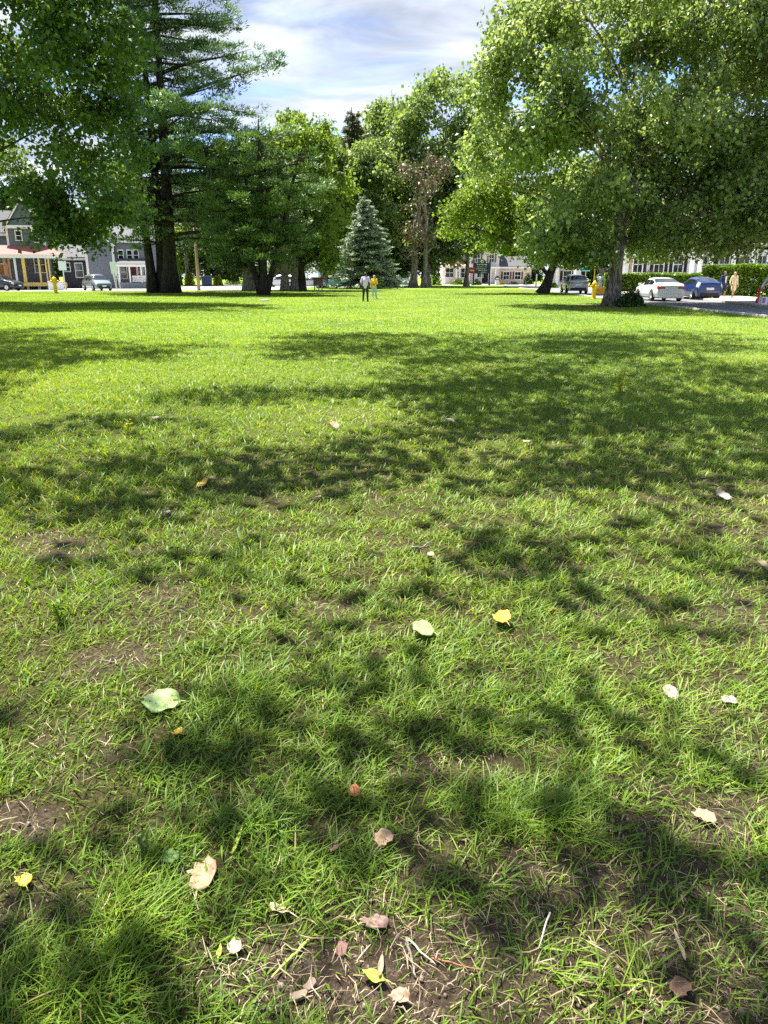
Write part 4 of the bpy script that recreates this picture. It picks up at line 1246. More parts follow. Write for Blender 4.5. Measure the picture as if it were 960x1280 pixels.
def gable_block(root, x0, x1, y0, y1, ze, zp, wm, rm, tm, front=True, name='wall', over=.35):
    """block with a gable on the front (front=True) or with its ridge running sideways"""
    b = MB()
    if front:
        xm = (x0 + x1) / 2
        P = [(x0, y0, -.1), (x1, y0, -.1), (x1, y0, ze), (xm, y0, zp), (x0, y0, ze)]
        b.poly(P, (0, y1 - y0, 0))
        b.build(name, wm, root)
        r, tr = MB(), MB()
        for s in (-1, 1):
            xe = x1 if s > 0 else x0
            dz = (zp - ze) / (xm - x0) * over
            E, T = (xe + s * over, ze - dz), (xm, zp)
            r.poly([(E[0], y0 - over, E[1] + .04), (T[0] , y0 - over, T[1] + .04), (T[0], y1 + over, T[1] + .04), (E[0], y1 + over, E[1] + .04)], (0, 0, .16))
            tr.poly([(E[0], y0 - over - .03, E[1] - .2), (T[0], y0 - over - .03, T[1] - .2), (T[0], y0 - over - .03, T[1] + .08), (E[0], y0 - over - .03, E[1] + .08)], (0, .1, 0))
        r.build('roof', rm, root)
        tr.build('rake_board', tm, root)
    else:
        ym = (y0 + y1) / 2
        b.poly([(x0, y0, -.1), (x0, y1, -.1), (x0, y1, ze), (x0, ym, zp), (x0, y0, ze)], (x1 - x0, 0, 0))
        b.build(name, wm, root)
        r, tr = MB(), MB()
        for s in (-1, 1):
            ye = y1 if s > 0 else y0
            dz = (zp - ze) / (ym - y0) * over
            r.poly([(x0 - over, ye + s * over, ze - dz + .04), (x1 + over, ye + s * over, ze - dz + .04), (x1 + over, ym, zp + .04), (x0 - over, ym, zp + .04)], (0, 0, .16))
            MB().b(x0 - over, x1 + over, ye + s * over - (.03 if s < 0 else -.0), ye + s * over + (.0 if s < 0 else .03), ze - dz - .2, ze - dz + .1).build('fascia', tm, root)
        r.build('roof', rm, root)


def local(root):
    """where a photo pixel's sight line meets the house's front plane (moved back by dy), in the house's own axes"""
    L, rz = root.location, root.rotation_euler.z
    inv = Matrix.Rotation(-rz, 3, 'Z')
    O = inv @ (Vector((0, 0, CAMZ)) - Vector(L))

    def q(px, py, dy=0.0):
        d = inv @ Vector(ray(px, py))
        return O + d * ((dy - O.y) / d.y)
    return q


# --- grey house with the red porch roof
h1 = thing('house', 'slate grey house with faded red porch roof on fresh yellow lumber posts', 'house', (at(32, 350, 96).x, 96, 0), R(19))
q = local(h1)
xl, xr = q(9, 300).x, q(56, 300).x
gable_block(h1, xl, xr, 0, 9, q(40, 283).z, q(32, 248).z, M['grey_siding'], M['grey_roof'], M['white_trim'])
gable_block(h1, xl - 9, xl - .01, 1.6, 8.5, q(40, 290).z, q(32, 262).z, M['grey_siding'], M['grey_roof'], M['white_trim'], front=False, name='side_wall')
b = MB()
for x in (xl + .07, xr - .07): b.b(x - .12, x + .12, -.06, .06, 3.6, q(40, 284).z)
b.b(xl - .2, xr + .35, -.38, -.02, q(40, 286).z, q(40, 282).z)
b.build('corner_board', M['white_trim'], h1)
for px, w0, y0, y1 in ((23.3, 6, 289, 300), (44.3, 6, 287, 302.5)):
    c = q(px, (y0 + y1) / 2); s = 96 / 1000
    win(h1, c.x, c.z, w0 * s, (y1 - y0) * s * .96, 0, M['white_trim'])
c = q(50, 331)
win(h1, c.x, c.z, 1.15, 1.75, 0, M['white_trim'])
c = q(3, 305); win(h1, xl - 2.2, c.z, .8, 1.3, 1.6, M['white_trim'])
yf = -4.0
xe = q(82.5, 321, yf).x
ze, zr = q(60, 319.5, yf).z, q(40, 308).z
xl2 = xl - 9
b = MB()
b.poly([(xl2, yf, ze), (xe, yf, ze), (xr, 0, zr), (xl2, 0, zr)], (0, 0, .1))
b.poly([(xe, yf, ze), (xr + .25, 0, ze), (xr + .02, 0, zr)], (0, 0, .1))
b.build('porch_roof', M['pink_roof'], h1)
b = MB().b(xl2, xe + .05, yf - .06, yf - .003, ze - .3, ze + .07).poly([(xe + .02, yf, ze - .3), (xr + .27, 0, ze - .3), (xr + .27, 0, ze + .07), (xe + .02, yf, ze + .07)], (.06, .03, 0))
b.build('porch_fascia', M['white_trim'], h1)
MB().poly([(xl2, yf + .25, .72), (xe - .3, yf + .25, .72), (xr + .1, -.01, .72), (xl2, -.01, .72)], (0, 0, .14)).build('porch_deck', M['concrete'], h1)
MB().b(xl2, xe - .25, yf + .12, yf + .245, .42, .84).build('deck_beam', M['lumber'], h1)
for px, w, mt in ((7, .3, 'orange_wood'), (12.5, .22, 'orange_wood'), (20, .24, 'white_trim'), (30.5, .34, 'lumber'), (50, .2, 'lumber'), (58.5, .14, 'lumber'), (62, .16, 'lumber')):
    x = q(px, 340, yf + .3).x
    MB().b(x - w / 2, x + w / 2, yf + .3, yf + .3 + w, .87, ze - .01).build('porch_post', M[mt], h1)
for px in (17, 35, 49, 61):
    x = q(px, 358, yf + .3).x
    MB().b(x - .14, x + .14, yf + .3, yf + .58, -.1, .41).build('pier', M['concrete'], h1)
MB().b(xe - .45, xe - .33, yf + .2, yf + .32, -.1, .41).build('pier', M['lumber'], h1)
x = q(3, 340).x
door(h1, xl - 1.2, .87, 1.0, 2.1, 1.6, M['orange_wood'], M['white_trim'])

# --- dark low building beside it
h2 = thing('garage', 'low charcoal building with white framed window behind the grey green van', 'building', (at(103, 350, 104).x, 104, 0), R(19))
q = local(h2)
gable_block(h2, q(78, 340).x, q(127, 340).x, 0, 8, q(100, 322).z, q(100, 306).z, M['dark_siding'], M['grey_roof'], M['white_trim'], front=False)
c = q(99, 338); win(h2, c.x, c.z, .85, 1.7, 0, M['white_trim'])
c = q(78, 334); win(h2, c.x + .6, c.z, .6, 1.0, 0, M['white_trim'])

# --- grey house with the white porch
h3 = thing('house', 'grey house with white porch and dark red door, behind the pine trunks', 'house', (at(160, 350, 104).x, 104, 0), R(17))
q = local(h3)
xa, xb = q(142, 320).x, q(186, 320).x
gable_block(h3, xa, xb + 2, 0, 9, q(150, 300).z, q(150, 282).z, M['grey_light'], M['grey_roof'], M['white_trim'], front=False)
gable_block(h3, xa - 3.4, xa - .01, -.6, 7, q(150, 305).z, q(150, 290).z, M['grey_light'], M['grey_roof'], M['white_trim'], front=True, name='side_wall')
MB().b(xa - .18, xa + .12, -.72, -.605, 0, q(150, 300).z).b(xa - 3.5, xa - 3.2, -.72, -.605, 0, q(150, 300).z).build('corner_board', M['white_trim'], h3)
for px in (151, 162, 170): 
    c = q(px, 319); win(h3, c.x, c.z, .55, 1.15, 0, M['white_trim'])
for px, w in ((154.5, .75), (175, .7)):
    c = q(px, 340); win(h3, c.x, c.z, w, 1.6, 0, M['white_trim'])
c = q(167, 341); door(h3, c.x, .85, .95, 2.1, 0, M['shutter'], M['white_trim'])
yf = -3.2
z0, z1 = q(160, 331, yf).z, q(160, 324).z
MB().poly([(q(145, 328, yf).x, yf, z0), (q(184, 328, yf).x, yf, z0), (q(181, 328).x, -.01, z1), (q(148, 328).x, -.01, z1)], (0, 0, .12)).build('porch_roof', M['grey_roof'], h3)
MB().b(q(145, 330, yf).x, q(184, 330, yf).x, yf - .06, yf - .003, z0 - .24, z0 + .06).build('porch_fascia', M['white_trim'], h3)
for px in (149, 162.5, 177, 183):
    x = q(px, 345, yf).x
    MB().b(x - .1, x + .1, yf + .1, yf + .3, .8, z0 - .25).build('porch_post', M['white_trim'], h3)
MB().b(q(147, 350, yf).x, q(184, 350, yf).x, yf + .05, -.01, -.1, .79).build('porch_base', M['grey_light'], h3)
b = MB()
xs0, xs1 = q(166, 355, yf).x, q(183, 355, yf).x
b.b(xs0, xs1, yf - .02, yf + .04, 1.55, 1.63).b(xs0, xs1, yf - .02, yf + .04, .9, .97)
for k in range(22):
    x = xs0 + (xs1 - xs0) * (k + .5) / 22
    b.b(x - .022, x + .022, yf - .01, yf + .03, .97, 1.55)
b.build('railing', M['white_trim'], h3)

# --- pale pinkish house across the far end of the green
h4 = thing('house', 'pale pinkish white house with reddish shutters behind the navy blue sign board', 'house', (at(595, 350, 160).x, 160, 0))
q = local(h4)
x0, x1 = q(554, 330).x, q(624, 330).x
gable_block(h4, x0, x1, 0, 10, q(600, 308).z, q(600, 290).z, M['pink_white'], M['grey_roof'], M['white_trim'], front=False)
for px, sh in ((566, 1), (580, 1), (614.5, 1), (597, 1)):
    c = q(px, 323); win(h4, c.x, c.z, .95, 1.5, 0, M['white_trim'], M['brown_shutter'], n=2)
for px, w in ((562, 1.6), (577, 1.2), (600, 1.1)):
    c = q(px, 341); win(h4, c.x, c.z, w, 1.7, -.0, M['white_trim'], n=2)
yf = -2.4
for pa, pb in ((555, 572), (574, 588)):
    xa, xb = q(pa, 331, yf).x, q(pb, 331, yf).x
    z0, z1 = q(560, 332.5, yf).z, q(560, 328).z
    MB().poly([(xa, yf, z0), (xb, yf, z0), (xb - .2, -.01, z1), (xa + .2, -.01, z1)], (0, 0, .1)).build('porch_roof', M['red_roof'], h4)
    for x in (xa + .2, xb - .2): MB().b(x - .12, x + .12, yf + .1, yf + .34, 0, z0).build('porch_post', M['white_trim'], h4)
    MB().b(xa, xb, yf - .05, yf - .003, z0 - .3, z0 + .05).build('porch_fascia', M['white_trim'], h4)
c = q(606, 350); door(h4, c.x, .3, 1.3, 2.6, 0, M['dark'], M['white_trim'])
xw0, xw1 = x1 + .01, q(665, 340).x
gable_block(h4, xw0, xw1, .8, 8, q(640, 333).z, q(640, 321).z, M['wing'], M['grey_roof'], M['white_trim'], front=False, name='wing_wall')
for px in (633.5, 648):
    c = q(px, 344.5); win(h4, c.x, c.z, 1.15, 1.45, .8, M['white_trim'], M['shutter'], n=2)
for px in (612, 618): 
    x = q(px, 345).x; MB().lathe([(.2, 0), (.16, .15), (.15, 2.9), (.2, 3.1)], 14, (x, -1.4, 0)).build('column', M['white_trim'], h4, smooth=True)
MB().b(q(609, 335).x, q(624, 335).x, -1.75, -.01, 3.1, 3.45).build('portico_roof', M['white_trim'], h4)

# --- white porch house behind the silver car
h5 = thing('house', 'white house with pillared entrance and balcony rail behind the silver car', 'house', (at(708, 350, 116).x, 116, 0), R(-12))
q = local(h5)
x0, x1 = q(690, 330).x, q(722, 330).x
gable_block(h5, x0 - .5, x1 + .6, 0, 9, q(700, 300).z, q(700, 285).z, M['white_siding'], M['grey_roof'], M['white_trim'], front=False)
for px in (696, 709): 
    c = q(px, 315); win(h5, c.x, c.z, .95, 1.5, 0, M['white_trim'], M['dark'])
c = q(709, 345.5); win(h5, c.x, c.z, 1.1, 1.5, 0, M['white_trim'], M['dark'])
yf = -2.6
xa, xb = q(694, 335, yf).x, q(721, 335, yf).x
z0 = q(700, 334, yf).z
MB().b(xa, xb, yf, -.01, z0, z0 + .35).build('portico_roof', M['white_trim'], h5)
for px in (696, 718): 
    x = q(px, 350, yf).x; MB().b(x - .2, x + .2, yf + .1, yf + .5, 0, z0).build('column', M['white_trim'], h5)
b = MB().b(xa + .1, xb - .1, yf + .1, yf + .17, z0 + 1.05, z0 + 1.13)
for k in range(20):
    x = xa + .15 + (xb - xa - .3) * k / 19; b.b(x - .03, x + .03, yf + .11, yf + .16, z0 + .35, z0 + 1.05)
b.build('railing', M['white_trim'], h5)

# --- big white house behind the hedge at right
h6 = thing('house', 'big white house with tall columns and dark shutters, half hidden above the hedge', 'house', (at(860, 346, 92).x, 92, 0), R(-16))
q = local(h6)
x0, x1 = q(778, 320).x, q(985, 320).x
gable_block(h6, x0, x1, 0, 12, 8.2, 12.5, M['white_siding'], M['grey_roof'], M['white_trim'], front=False)
gable_block(h6, q(783, 300).x, q(812, 300).x, -1.2, -.01, 8.3, 10.5, M['white_siding'], M['grey_roof'], M['white_trim'], front=True, name='bay_wall')
for px in (797, 824, 848, 884, 905, 930, 952):
    for z in (2.9, 6.1):
        c = q(px, 330); win(h6, c.x, z, 1.0, 1.75, -1.2 if 783 < px < 812 else 0, M['white_trim'], M['dark'], n=2)
for px in (866, 876, 889, 917, 941, 961):
    x = q(px, 325, -2.2).x
    MB().lathe([(.34, 0), (.28, .3), (.25, 3.4), (.22, 6.9), (.32, 7.2)], 18, (x, -2.2, 0)).build('column', M['white_trim'], h6, smooth=True)
MB().b(q(862, 325, -2.2).x - .4, q(965, 325, -2.2).x, -2.7, -.01, 7.2, 7.9).build('portico_roof', M['white_trim'], h6)

# --- teal shop front and small bluish white house glimpsed either side of the spruce
h7 = thing('shop', 'small teal shop front glimpsed between the forked trunk and blue spruce', 'building', (at(409, 352, 150).x, 150, 0))
q = local(h7)
gable_block(h7, q(398, 345).x, q(440, 345).x, 0, 7, 3.3, 5.2, M['teal'], M['grey_roof'], M['white_trim'], front=False)
c = q(404, 351); win(h7, c.x, 1.7, 1.1, 1.3, 0, M['white_trim'])
c = q(411, 351); win(h7, c.x, 1.7, 1.1, 1.3, 0, M['white_trim'])
h8 = thing('house', 'small bluish white house glimpsed between blue spruce and half dead tree', 'house', (at(504, 352, 150).x, 150, 0))
q = local(h8)
gable_block(h8, q(482, 345).x, q(512, 345).x, 0, 8, 3.6, 6.0, mat('bluish_white_clapboard', (0.55, 0.63, 0.72), .6), M['grey_roof'], M['white_trim'], front=True)
c = q(505, 348); win(h8, c.x, 1.9, .8, 1.3, 0, M['white_trim'])


# ------------------------------------------------------------------ hedges and shrubs
def bush(name, label, cx, cy, rx, ry, h, lm, n, L, seed, cat='shrub', box=False, rz=0.0, group=None, W=.75, stemm='bark_dark'):
    rg = np.random.default_rng(seed)
    root = thing(name, label, cat, (cx, cy, 0), rz, group)
    if box:
        u = rg.uniform(-1, 1, (n, 3)); k = rg.integers(0, 3, n)
        sgn = np.where(rg.random(n) < .5, -1.0, 1.0)
        dep = 1 - np.abs(rg.normal(0, .3, n))
        for a in range(3): u[k == a, a] = (np.where(a == 2, np.abs(sgn), sgn) * dep)[k == a]
        wob = (fnoise(u[:, 0] * rx, u[:, 2] * 2 + u[:, 1], .9, 3, seed) - .5)
        c = np.stack([u[:, 0] * rx, u[:, 1] * ry * (1 + .5 * wob), (u[:, 2] * .5 + .5) * h * (1 + .2 * wob)], -1)
        out = u.copy()
    else:
        d = unit(rg.normal(0, 1, (n, 3))); d[:, 2] = np.abs(d[:, 2]) * 1.0 - .12
        lob = unit(rg.normal(0, 1, (14, 3)))
        mult = .74 + .34 * np.max(np.exp(-(np.arccos(np.clip(d @ lob.T, -1, 1)) / .45) ** 2), axis=1)
        r = (.45 + .55 * rg.random(n)) ** .7 * mult
        c = np.stack([d[:, 0] * rx * r, d[:, 1] * ry * r, np.maximum((d[:, 2] * r) * h, .02) + .05], -1)
        out = d
    dr = unit(out * .6 + rg.normal(0, .6, (n, 3)) + np.array([0, 0, .25]))
    nn = unit(out * .6 + rg.normal(0, .5, (n, 3)) + np.array([0, 0, .6]))
    nn = unit(nn - dr * np.sum(nn * dr, -1, keepdims=True))
    ll = L * rg.uniform(.6, 1.35, n)
    V, Fq = leaf_quads(c, dr, nn, ll, ll * W)
    V[:, 2] = np.maximum(V[:, 2], .02)
    link('foliage', mesh_np('foliage', V, [Fq], lm), root)
    b = MB()
    ns = 26 if box else 12
    for k in range(ns):
        x = (rx * .92 * (2 * (k + .5) / ns - 1)) if box else rg.normal(0, rx * .12)
        y = rg.normal(0, ry * .2)
        for j in range(3):
            b.tube([(x, y, -.05), (x + rg.normal(0, .2), y + rg.normal(0, ry * .25), h * .45), (x + rg.normal(0, .4) * (1 if box else rx * .6), y + rg.normal(0, ry * .4), h * .85)], [.035, .025, .01], 5)
    b.build('stems', M[stemm], root, smooth=True)
    return root


# right hedge along the sidewalk, tall near part then the long low one behind the cars
bush('hedge', 'tall clipped green hedge behind the two walkers at right', 31.2, 56.3, 7.6, 1.0, 2.35, LF['hedge'], 40000, .17, 101, 'hedge', True, R(-35))
bush('hedge', 'low bright green hedge behind the white and blue cars, right of the big maple trunk', 27.8, 76.5, 5.8, .9, 1.8, LF['hedge'], 26000, .18, 102, 'hedge', True, R(-16))
bush('shrub', 'dark green shrub growing at the foot of the big maple trunk', RT.x - .05, 40.3, .85, .7, .95, LF['shrub'], 2600, .14, 103)
g = at(815, 340, 80); bush('golden_conifer', 'small yellow green conical conifer rising behind the low hedge', g.x, 80.5, .95, .95, 2.6, LF['gold'], 2200, .16, 104)
for (lab, px, py, rxp, top, D, lk, sd) in [('golden yellow shrub left of the utility pole', 237, 357, 8, 332, 134, 'gold', 105), ('golden yellow shrub between the utility pole and the dark bin', 272, 357, 8, 335, 134, 'gold', 106),
                                      ('bright green round shrub left of the pale pinkish house', 543, 357, 12, 330, 146, 'hedge', 107), ('clipped olive hedge in front of the pinkish house porch', 573, 356, 10, 346, 152, 'hedge', 108),
                                      ('dark green rounded shrub below the navy sign board', 596, 356.5, 6, 347, 148, 'shrub', 109), ('small yellow green shrub beside the white mailbox at the wing', 627, 356, 4.5, 350, 152, 'gold', 110),
                                      ('low dark shrub under the brown shuttered wing windows', 641, 356, 9, 351, 154, 'shrub', 111), ('small clipped green shrub beside the white pillared entrance', 693, 358, 5, 352, 110, 'hedge', 112),
                                      ('dark leafy shrub against the end of the pale wing', 660, 357, 8, 338, 152, 'shrub', 113), ('dark green shrub on the far side of the road, behind the person in white', 752, 352, 14, 330, 96, 'shrub', 114),
                                      ('grassy green shrub bank beside the golden shrubs', 292, 356, 14, 344, 160, 'hedge', 115)]:
    g = at(px, 350, D)
    hh = max(.6, at(px, top, D).z)
    bush('shrub', lab, g.x, D, rxp * D / 969, min(rxp * D / 969, 1.6), hh, LF[lk], 1500, .22, sd)


# ------------------------------------------------------------------ street furniture
def hydrant(label, px, D, h, rod):
    r = thing('fire_hydrant', label, 'hydrant', (at(px, 360, D).x, D, 0), .3)
    k = h / 1.0
    MB().lathe([(.17 * k, -.02), (.17 * k, .05 * k), (.115 * k, .06 * k), (.11 * k, .56 * k), (.15 * k, .58 * k), (.15 * k, .64 * k), (.115 * k, .66 * k), (.12 * k, .78 * k)], 20).build('barrel', M['hydrant'], r, smooth=True, bevel=.004)
    MB().lathe([(.15 * k, .78 * k), (.15 * k, .82 * k), (.12 * k, .88 * k), (.07 * k, .94 * k), (.035 * k, .96 * k), (.035 * k, 1.0 * k)], 20).build('bonnet', M['hydrant'], r, smooth=True)
    for s in (-1, 1):
        MB().lathe([(.055 * k, 0), (.055 * k, .09 * k), (.07 * k, .09 * k), (.07 * k, .13 * k), (.03 * k, .14 * k), (.03 * k, .17 * k)], 14, (s * .1 * k, 0, .7 * k), 'X').build('outlet', M['hydrant'], r) if s > 0 else \
            MB().lathe([(.055 * k, 0), (.055 * k, -.09 * k), (.07 * k, -.09 * k), (.07 * k, -.13 * k), (.03 * k, -.14 * k), (.03 * k, -.17 * k)], 14, (-.1 * k, 0, .7 * k), 'X').build('outlet', M['hydrant'], r)
    MB().lathe([(.075 * k, 0), (.075 * k, .09 * k), (.09 * k, .09 * k), (.09 * k, .14 * k), (.035 * k, .15 * k), (.035 * k, .18 * k)], 16, (0, -.1 * k, .68 * k), 'Y').build('outlet', M['hydrant'], r)
    if rod: MB().tube([(.02, .12 * k, .6 * k), (.02, .14 * k, rod)], .035, 8).build('marker_rod', M['hydrant'], r)
    return r


HG = 'yellow fire hydrants at the edges of the lawn'
hydrant('yellow fire hydrant on the lawn edge in front of the porch house', 69, 73, 1.55, 0, )
hydrant('yellow fire hydrant with tall marker rod beside the big maple trunk', 743, 54, 1.25, 2.2)

r = thing('street_sign', 'upright blank white sign on a white post between hydrant and van', 'sign', (at(81.5, 360, 88).x, 88, 0), 0)
MB().b(-.44, .44, -.04, 0, 2.2, 3.2).build('panel', M['sign_white'], r)
MB().tube([(0, .04, -.1), (0, .04, 3.1)], .06, 10).build('post', M['white_trim'], r)
r = thing('street_sign', 'blank white sign on two leaning posts, right of the van', 'sign', (at(149.5, 360, 87).x, 87, 0), 0)
MB().poly([(-.75, 0, 1.85), (.0, 0, 1.8), (-.1, 0, 3.1), (-.82, 0, 3.1)], (0, -.04, 0)).build('panel', M['sign_white'], r)
for s in (-.28, .14): MB().tube([(s + .0, .05, -.1), (s - .5, .05, 2.9)], .06, 8).build('post', M['white_trim'], r)
for lab, px, w in (('white utility cabinet at the porch corner, left of the hydrant', 65.5, .34), ('white utility cabinet right behind the yellow hydrant', 74.5, .42)):
    r = thing('utility_cabinet', lab, 'cabinet', (at(px, 360, 89.5).x, 89.5, 0))
    MB().b(-w, w, -.25, .25, -.05, .92).build('body', M['white_trim'], r, bevel=.03)
    MB().b(-w - .03, w + .03, -.28, .28, .92, 1.0).build('lid', M['white_trim'], r, bevel=.02)

def utility_pole(label, px, D, h, r0, arm=True):
    r = thing('utility_pole', label, 'utility pole', (at(px, 360, D).x, D, 0))
    MB().tube([(0, 0, -.2), (0, 0, h * .5), (.02, 0, h)], [r0, r0 * .85, r0 * .68], 14).build('pole', M['pole'], r, smooth=True)
    if arm:
        MB().b(-1.2, 1.2, -r0 - .1, -r0 + .02, h - .8, h - .66).build('crossarm', M['pole'], r)
        for x in (-1.05, -.45, .45, 1.05): MB().lathe([(.05, 0), (.07, .06), (.04, .1), (.06, .16), (.02, .2)], 10, (x, -r0 - .04, h - .66)).build('insulator', M['galv'], r)
    return r
utility_pole('pale reddish wooden utility pole standing between two golden shrubs', 248.5, 90, 9.5, .2)
utility_pole('slim tan wooden pole seen just right of the big maple trunk', 786, 84, 8.5, .16)
r = thing('rubbish_bin', 'dark green bin beside the utility pole, in front of golden shrubs', 'bin', (at(259, 356, 126).x, 126, 0))
MB().box((0, 0, .75), (1.5, .9, 1.5), taper=1.06).build('body', M['navy'], r, bevel=.04)
MB().box((0, 0, 1.56), (1.62, .98, .12)).build('lid', M['black_plastic'], r, bevel=.03)

# navy notice board with white lettering
r = thing('notice_board', 'navy blue sign board with arched top, white round emblem and white lettering', 'sign', (at(601.5, 356, 140).x, 140, 0))
s = 140 / 969
W2 = 8.9 * s
zb, zt, za = at(600, 342, 140).z, at(600, 328.5, 140).z, at(600, 324, 140).z
pts = [(-W2, 0, zb), (W2, 0, zb), (W2, 0, zt)] + [(W2 * .55 * math.cos(t), 0, zt + (za - zt) * math.sin(t) ** .8) for t in np.linspace(.0, math.pi, 13)] + [(-W2, 0, zt)]
MB().poly(pts, (0, .14, 0)).build('panel', M['navy'], r)
for sg in (-1, 1): 
    b = MB().b(sg * W2 - .14 + sg * .16, sg * W2 + .14 + sg * .16, -.05, .2, -.1, zt + .35).box((sg * W2 + sg * .16, .075, zt + .4), (.36, .33, .1))
    b.build('post', M['navy'], r)
MB().lathe([(.3, 0), (.3, .03)], 28, (0, -.0, zt + .24), 'Y').build('emblem', M['white_trim'], r)
rr = random.Random(4)
for li, (z, hh, x0, x1) in enumerate([(.83, .1, -.72, .72), (.62, .05, -.7, .7), (.44, .05, -.78, .5), (.3, .05, -.5, .72), (.13, .065, -.1, .62)]):
    x, zz = x0, zb + (zt - zb) * z
    while x < x1:
        e = min(x + rr.uniform(.18, .4), x1)
        b = MB()
        while x < e - .02:
            w_ = rr.uniform(.03, .06)
            b.b(x * W2, min(x + w_, e) * W2, -.02, -.002, zz - hh * rr.uniform(.75, 1), zz + hh * rr.uniform(.75, 1))
            x += w_ + .018
        if b.v: b.build('lettering', M['white_trim'], r)
        x = e + .09

r = thing('no_entry_sign', 'red traffic sign with a white bar beside the slim pale trunk', 'sign', (at(589.5, 356, 132).x, 132, 0))
z0 = at(589, 338, 132).z
MB().box((0, 0, z0), (.98, .03, .98)).build('panel', M['red'], r, bevel=.01)
MB().b(-.36, .36, -.03, -.017, z0 - .12, z0 + .12).build('white_bar', M['white_trim'], r)
MB().tube([(0, .04, -.1), (0, .04, z0 + .45)], .04, 8).build('post', M['galv'], r)
r = thing('bollard', 'white slim post on the lawn edge, left of the dark leaning trunk', 'post', (at(670, 357, 112).x, 112, 0))
MB().lathe([(.1, -.1), (.1, 1.75), (.07, 1.85), (.02, 1.88)], 12).build('post', M['white_trim'], r, smooth=True)
MB().lathe([(.106, 1.45), (.106, 1.6)], 12).build('band', M['galv'], r)
r = thing('street_name_sign', 'small green street name sign on a thin pole behind the silver car', 'sign', (at(731, 356, 98).x, 98, 0))
z0 = at(731, 336, 98).z
MB().b(-.5, .5, -.03, 0, z0 - .3, z0 + .3).build('panel', M['teal'], r)
MB().tube([(0, .05, -.1), (0, .05, z0 + .3)], .045, 8).build('post', M['galv'], r)
r = thing('mailbox', 'white box with dark rounded top on the lawn beside the house wing', 'mailbox', (at(621, 356, 149).x, 149, 0))
MB().b(-.3, .3, -.25, .25, 0, .95).build('stand', M['white_trim'], r, bevel=.03)
b = MB().poly([(-.42, -.35, .96), (.42, -.35, .96)] + [(.42 * math.cos(t), -.35, 1.3 + .35 * math.sin(t)) for t in np.linspace(0, math.pi, 9)], (0, .7, 0)); b.build('box', M['black_plastic'], r)
MB().b(-.3, .3, -.37, -.352, 1.05, 1.3).build('flap', M['white_trim'], r)
r = thing('road_barrier', 'low orange yellow barrier on the pavement between hydrant and maple trunk', 'barrier', (at(750.5, 368, 68).x, 68, 0), .15)
MB().box((0, 0, .38), (.95, .34, .5)).box((0, 0, .1), (1.0, .5, .16)).build('body', M['orange'], r, bevel=.04)
MB().b(-.42, .42, -.182, -.168, .34, .46).build('stripe', M['hydrant'], r)
r = thing('notice_stand', 'small pinkish brown stand on pale legs between forked trunk and blue spruce', 'stand', (at(398, 363, 88).x, 88, 0), .2)
MB().b(-.55, .55, -.06, .06, .55, 1.35).box((0, 0, 1.4), (1.25, .4, .1)).build('board', M['brown_pink'], r)
for sx in (-.42, .05, .42): MB().b(sx - .06, sx + .06, -.05, .05, -.05, .55).build('leg', M['white_trim'], r)
r = thing('ground_cover_plate', 'pale grey oval cover lying flat on the lawn below the multi-stemmed pine', 'cover', (ground(331, 376.5).x, ground(331, 376.5).y, .05))
MB().lathe([(.3, -.04), (.3, .04), (.24, .08), (.05, .1)], 22).build('cover', mat('pale_grey_cover', (.36, .38, .42), .5), r, smooth=True)
r.scale = (.95, 1.25, .8)
MB().box((0, 0, .108), (.16, .05, .03)).build('handle', M['galv'], r)
# red ring topped post and printed box on the right sidewalk
z = .12
r = thing('ring_post', 'red post with a ring shaped top standing on the right sidewalk', 'post', (at(948, 374, 42.5).x, 42.5, z))
MB().box((0, 0, .13), (.26, .22, .26), taper=.8).build('base', M['red'], r, bevel=.02)
MB().box((0, 0, .42), (.12, .1, .36)).build('shaft', M['red'], r, bevel=.015)
ring = [(math.cos(t) * .13, 0, .72 + math.sin(t) * .1) for t in np.linspace(0, 2 * math.pi, 25)]
MB().tube(ring, .04, 8, cap=False).build('ring', M['red'], r, smooth=True)
r = thing('carton', 'white box with pinkish purple print on the sidewalk at the right edge', 'box', (at(953.5, 380, 40.5).x, 40.5, z), .15)
MB().b(-.17, .17, -.14, .14, 0, .38).build('body', M['white_trim'], r, bevel=.012)
MB().b(-.15, .02, -.146, -.141, .06, .33).build('print', M['magenta'], r)
# tall weeds
def weed(label, px, py, h, sd, m):
    g = ground(px, py); rg = np.random.default_rng(sd)
    root = thing('weed', label, 'weed', (g.x, g.y, 0))
    b = MB(); C, Dv = [], []
    for k in range(5):
        a = rg.uniform(0, 6.28); l = rg.uniform(.1, .35) * h
        P = [Vector((0, 0, -.02)), Vector((math.cos(a) * l * .5, math.sin(a) * l * .5, h * .5)), Vector((math.cos(a) * l, math.sin(a) * l, h * rg.uniform(.75, 1.05)))]
        b.tube(P, [.005, .004, .002], 5)
        for s in np.linspace(.2, 1, 7):
            p = P[0] * (1 - s) ** 2 + P[1] * 2 * s * (1 - s) + P[2] * s * s
            C.append(p); Dv.append((rg.normal(), rg.normal(), .5))
    C = np.array(C); Dv = unit(np.array(Dv)); nn = unit(np.cross(Dv, rg.normal(0, 1, C.shape)))
    L = np.full(len(C), .32 * h)
    V, Fq = leaf_quads(C + Dv * .14 * h, Dv, nn, L, L * .3)
    link('leaves', mesh_np('leaves', V, [Fq], m), root)
    b.build('stem', m, root)
weed('tall yellow green weed alone in the shaded band at right', 775, 490, .30, 1, LF['gold'])
weed('broad leaved weed in the grass at the left edge', 78, 782, .12, 2, LF['hedge'])
weed('leafy weed in short grass near the green leaf at lower left', 182, 1068, .07, 3, LF['maple'])
weed('yellowish weed with a small flower in dark grass, upper left', 160, 545, .16, 4, LF['gold'])
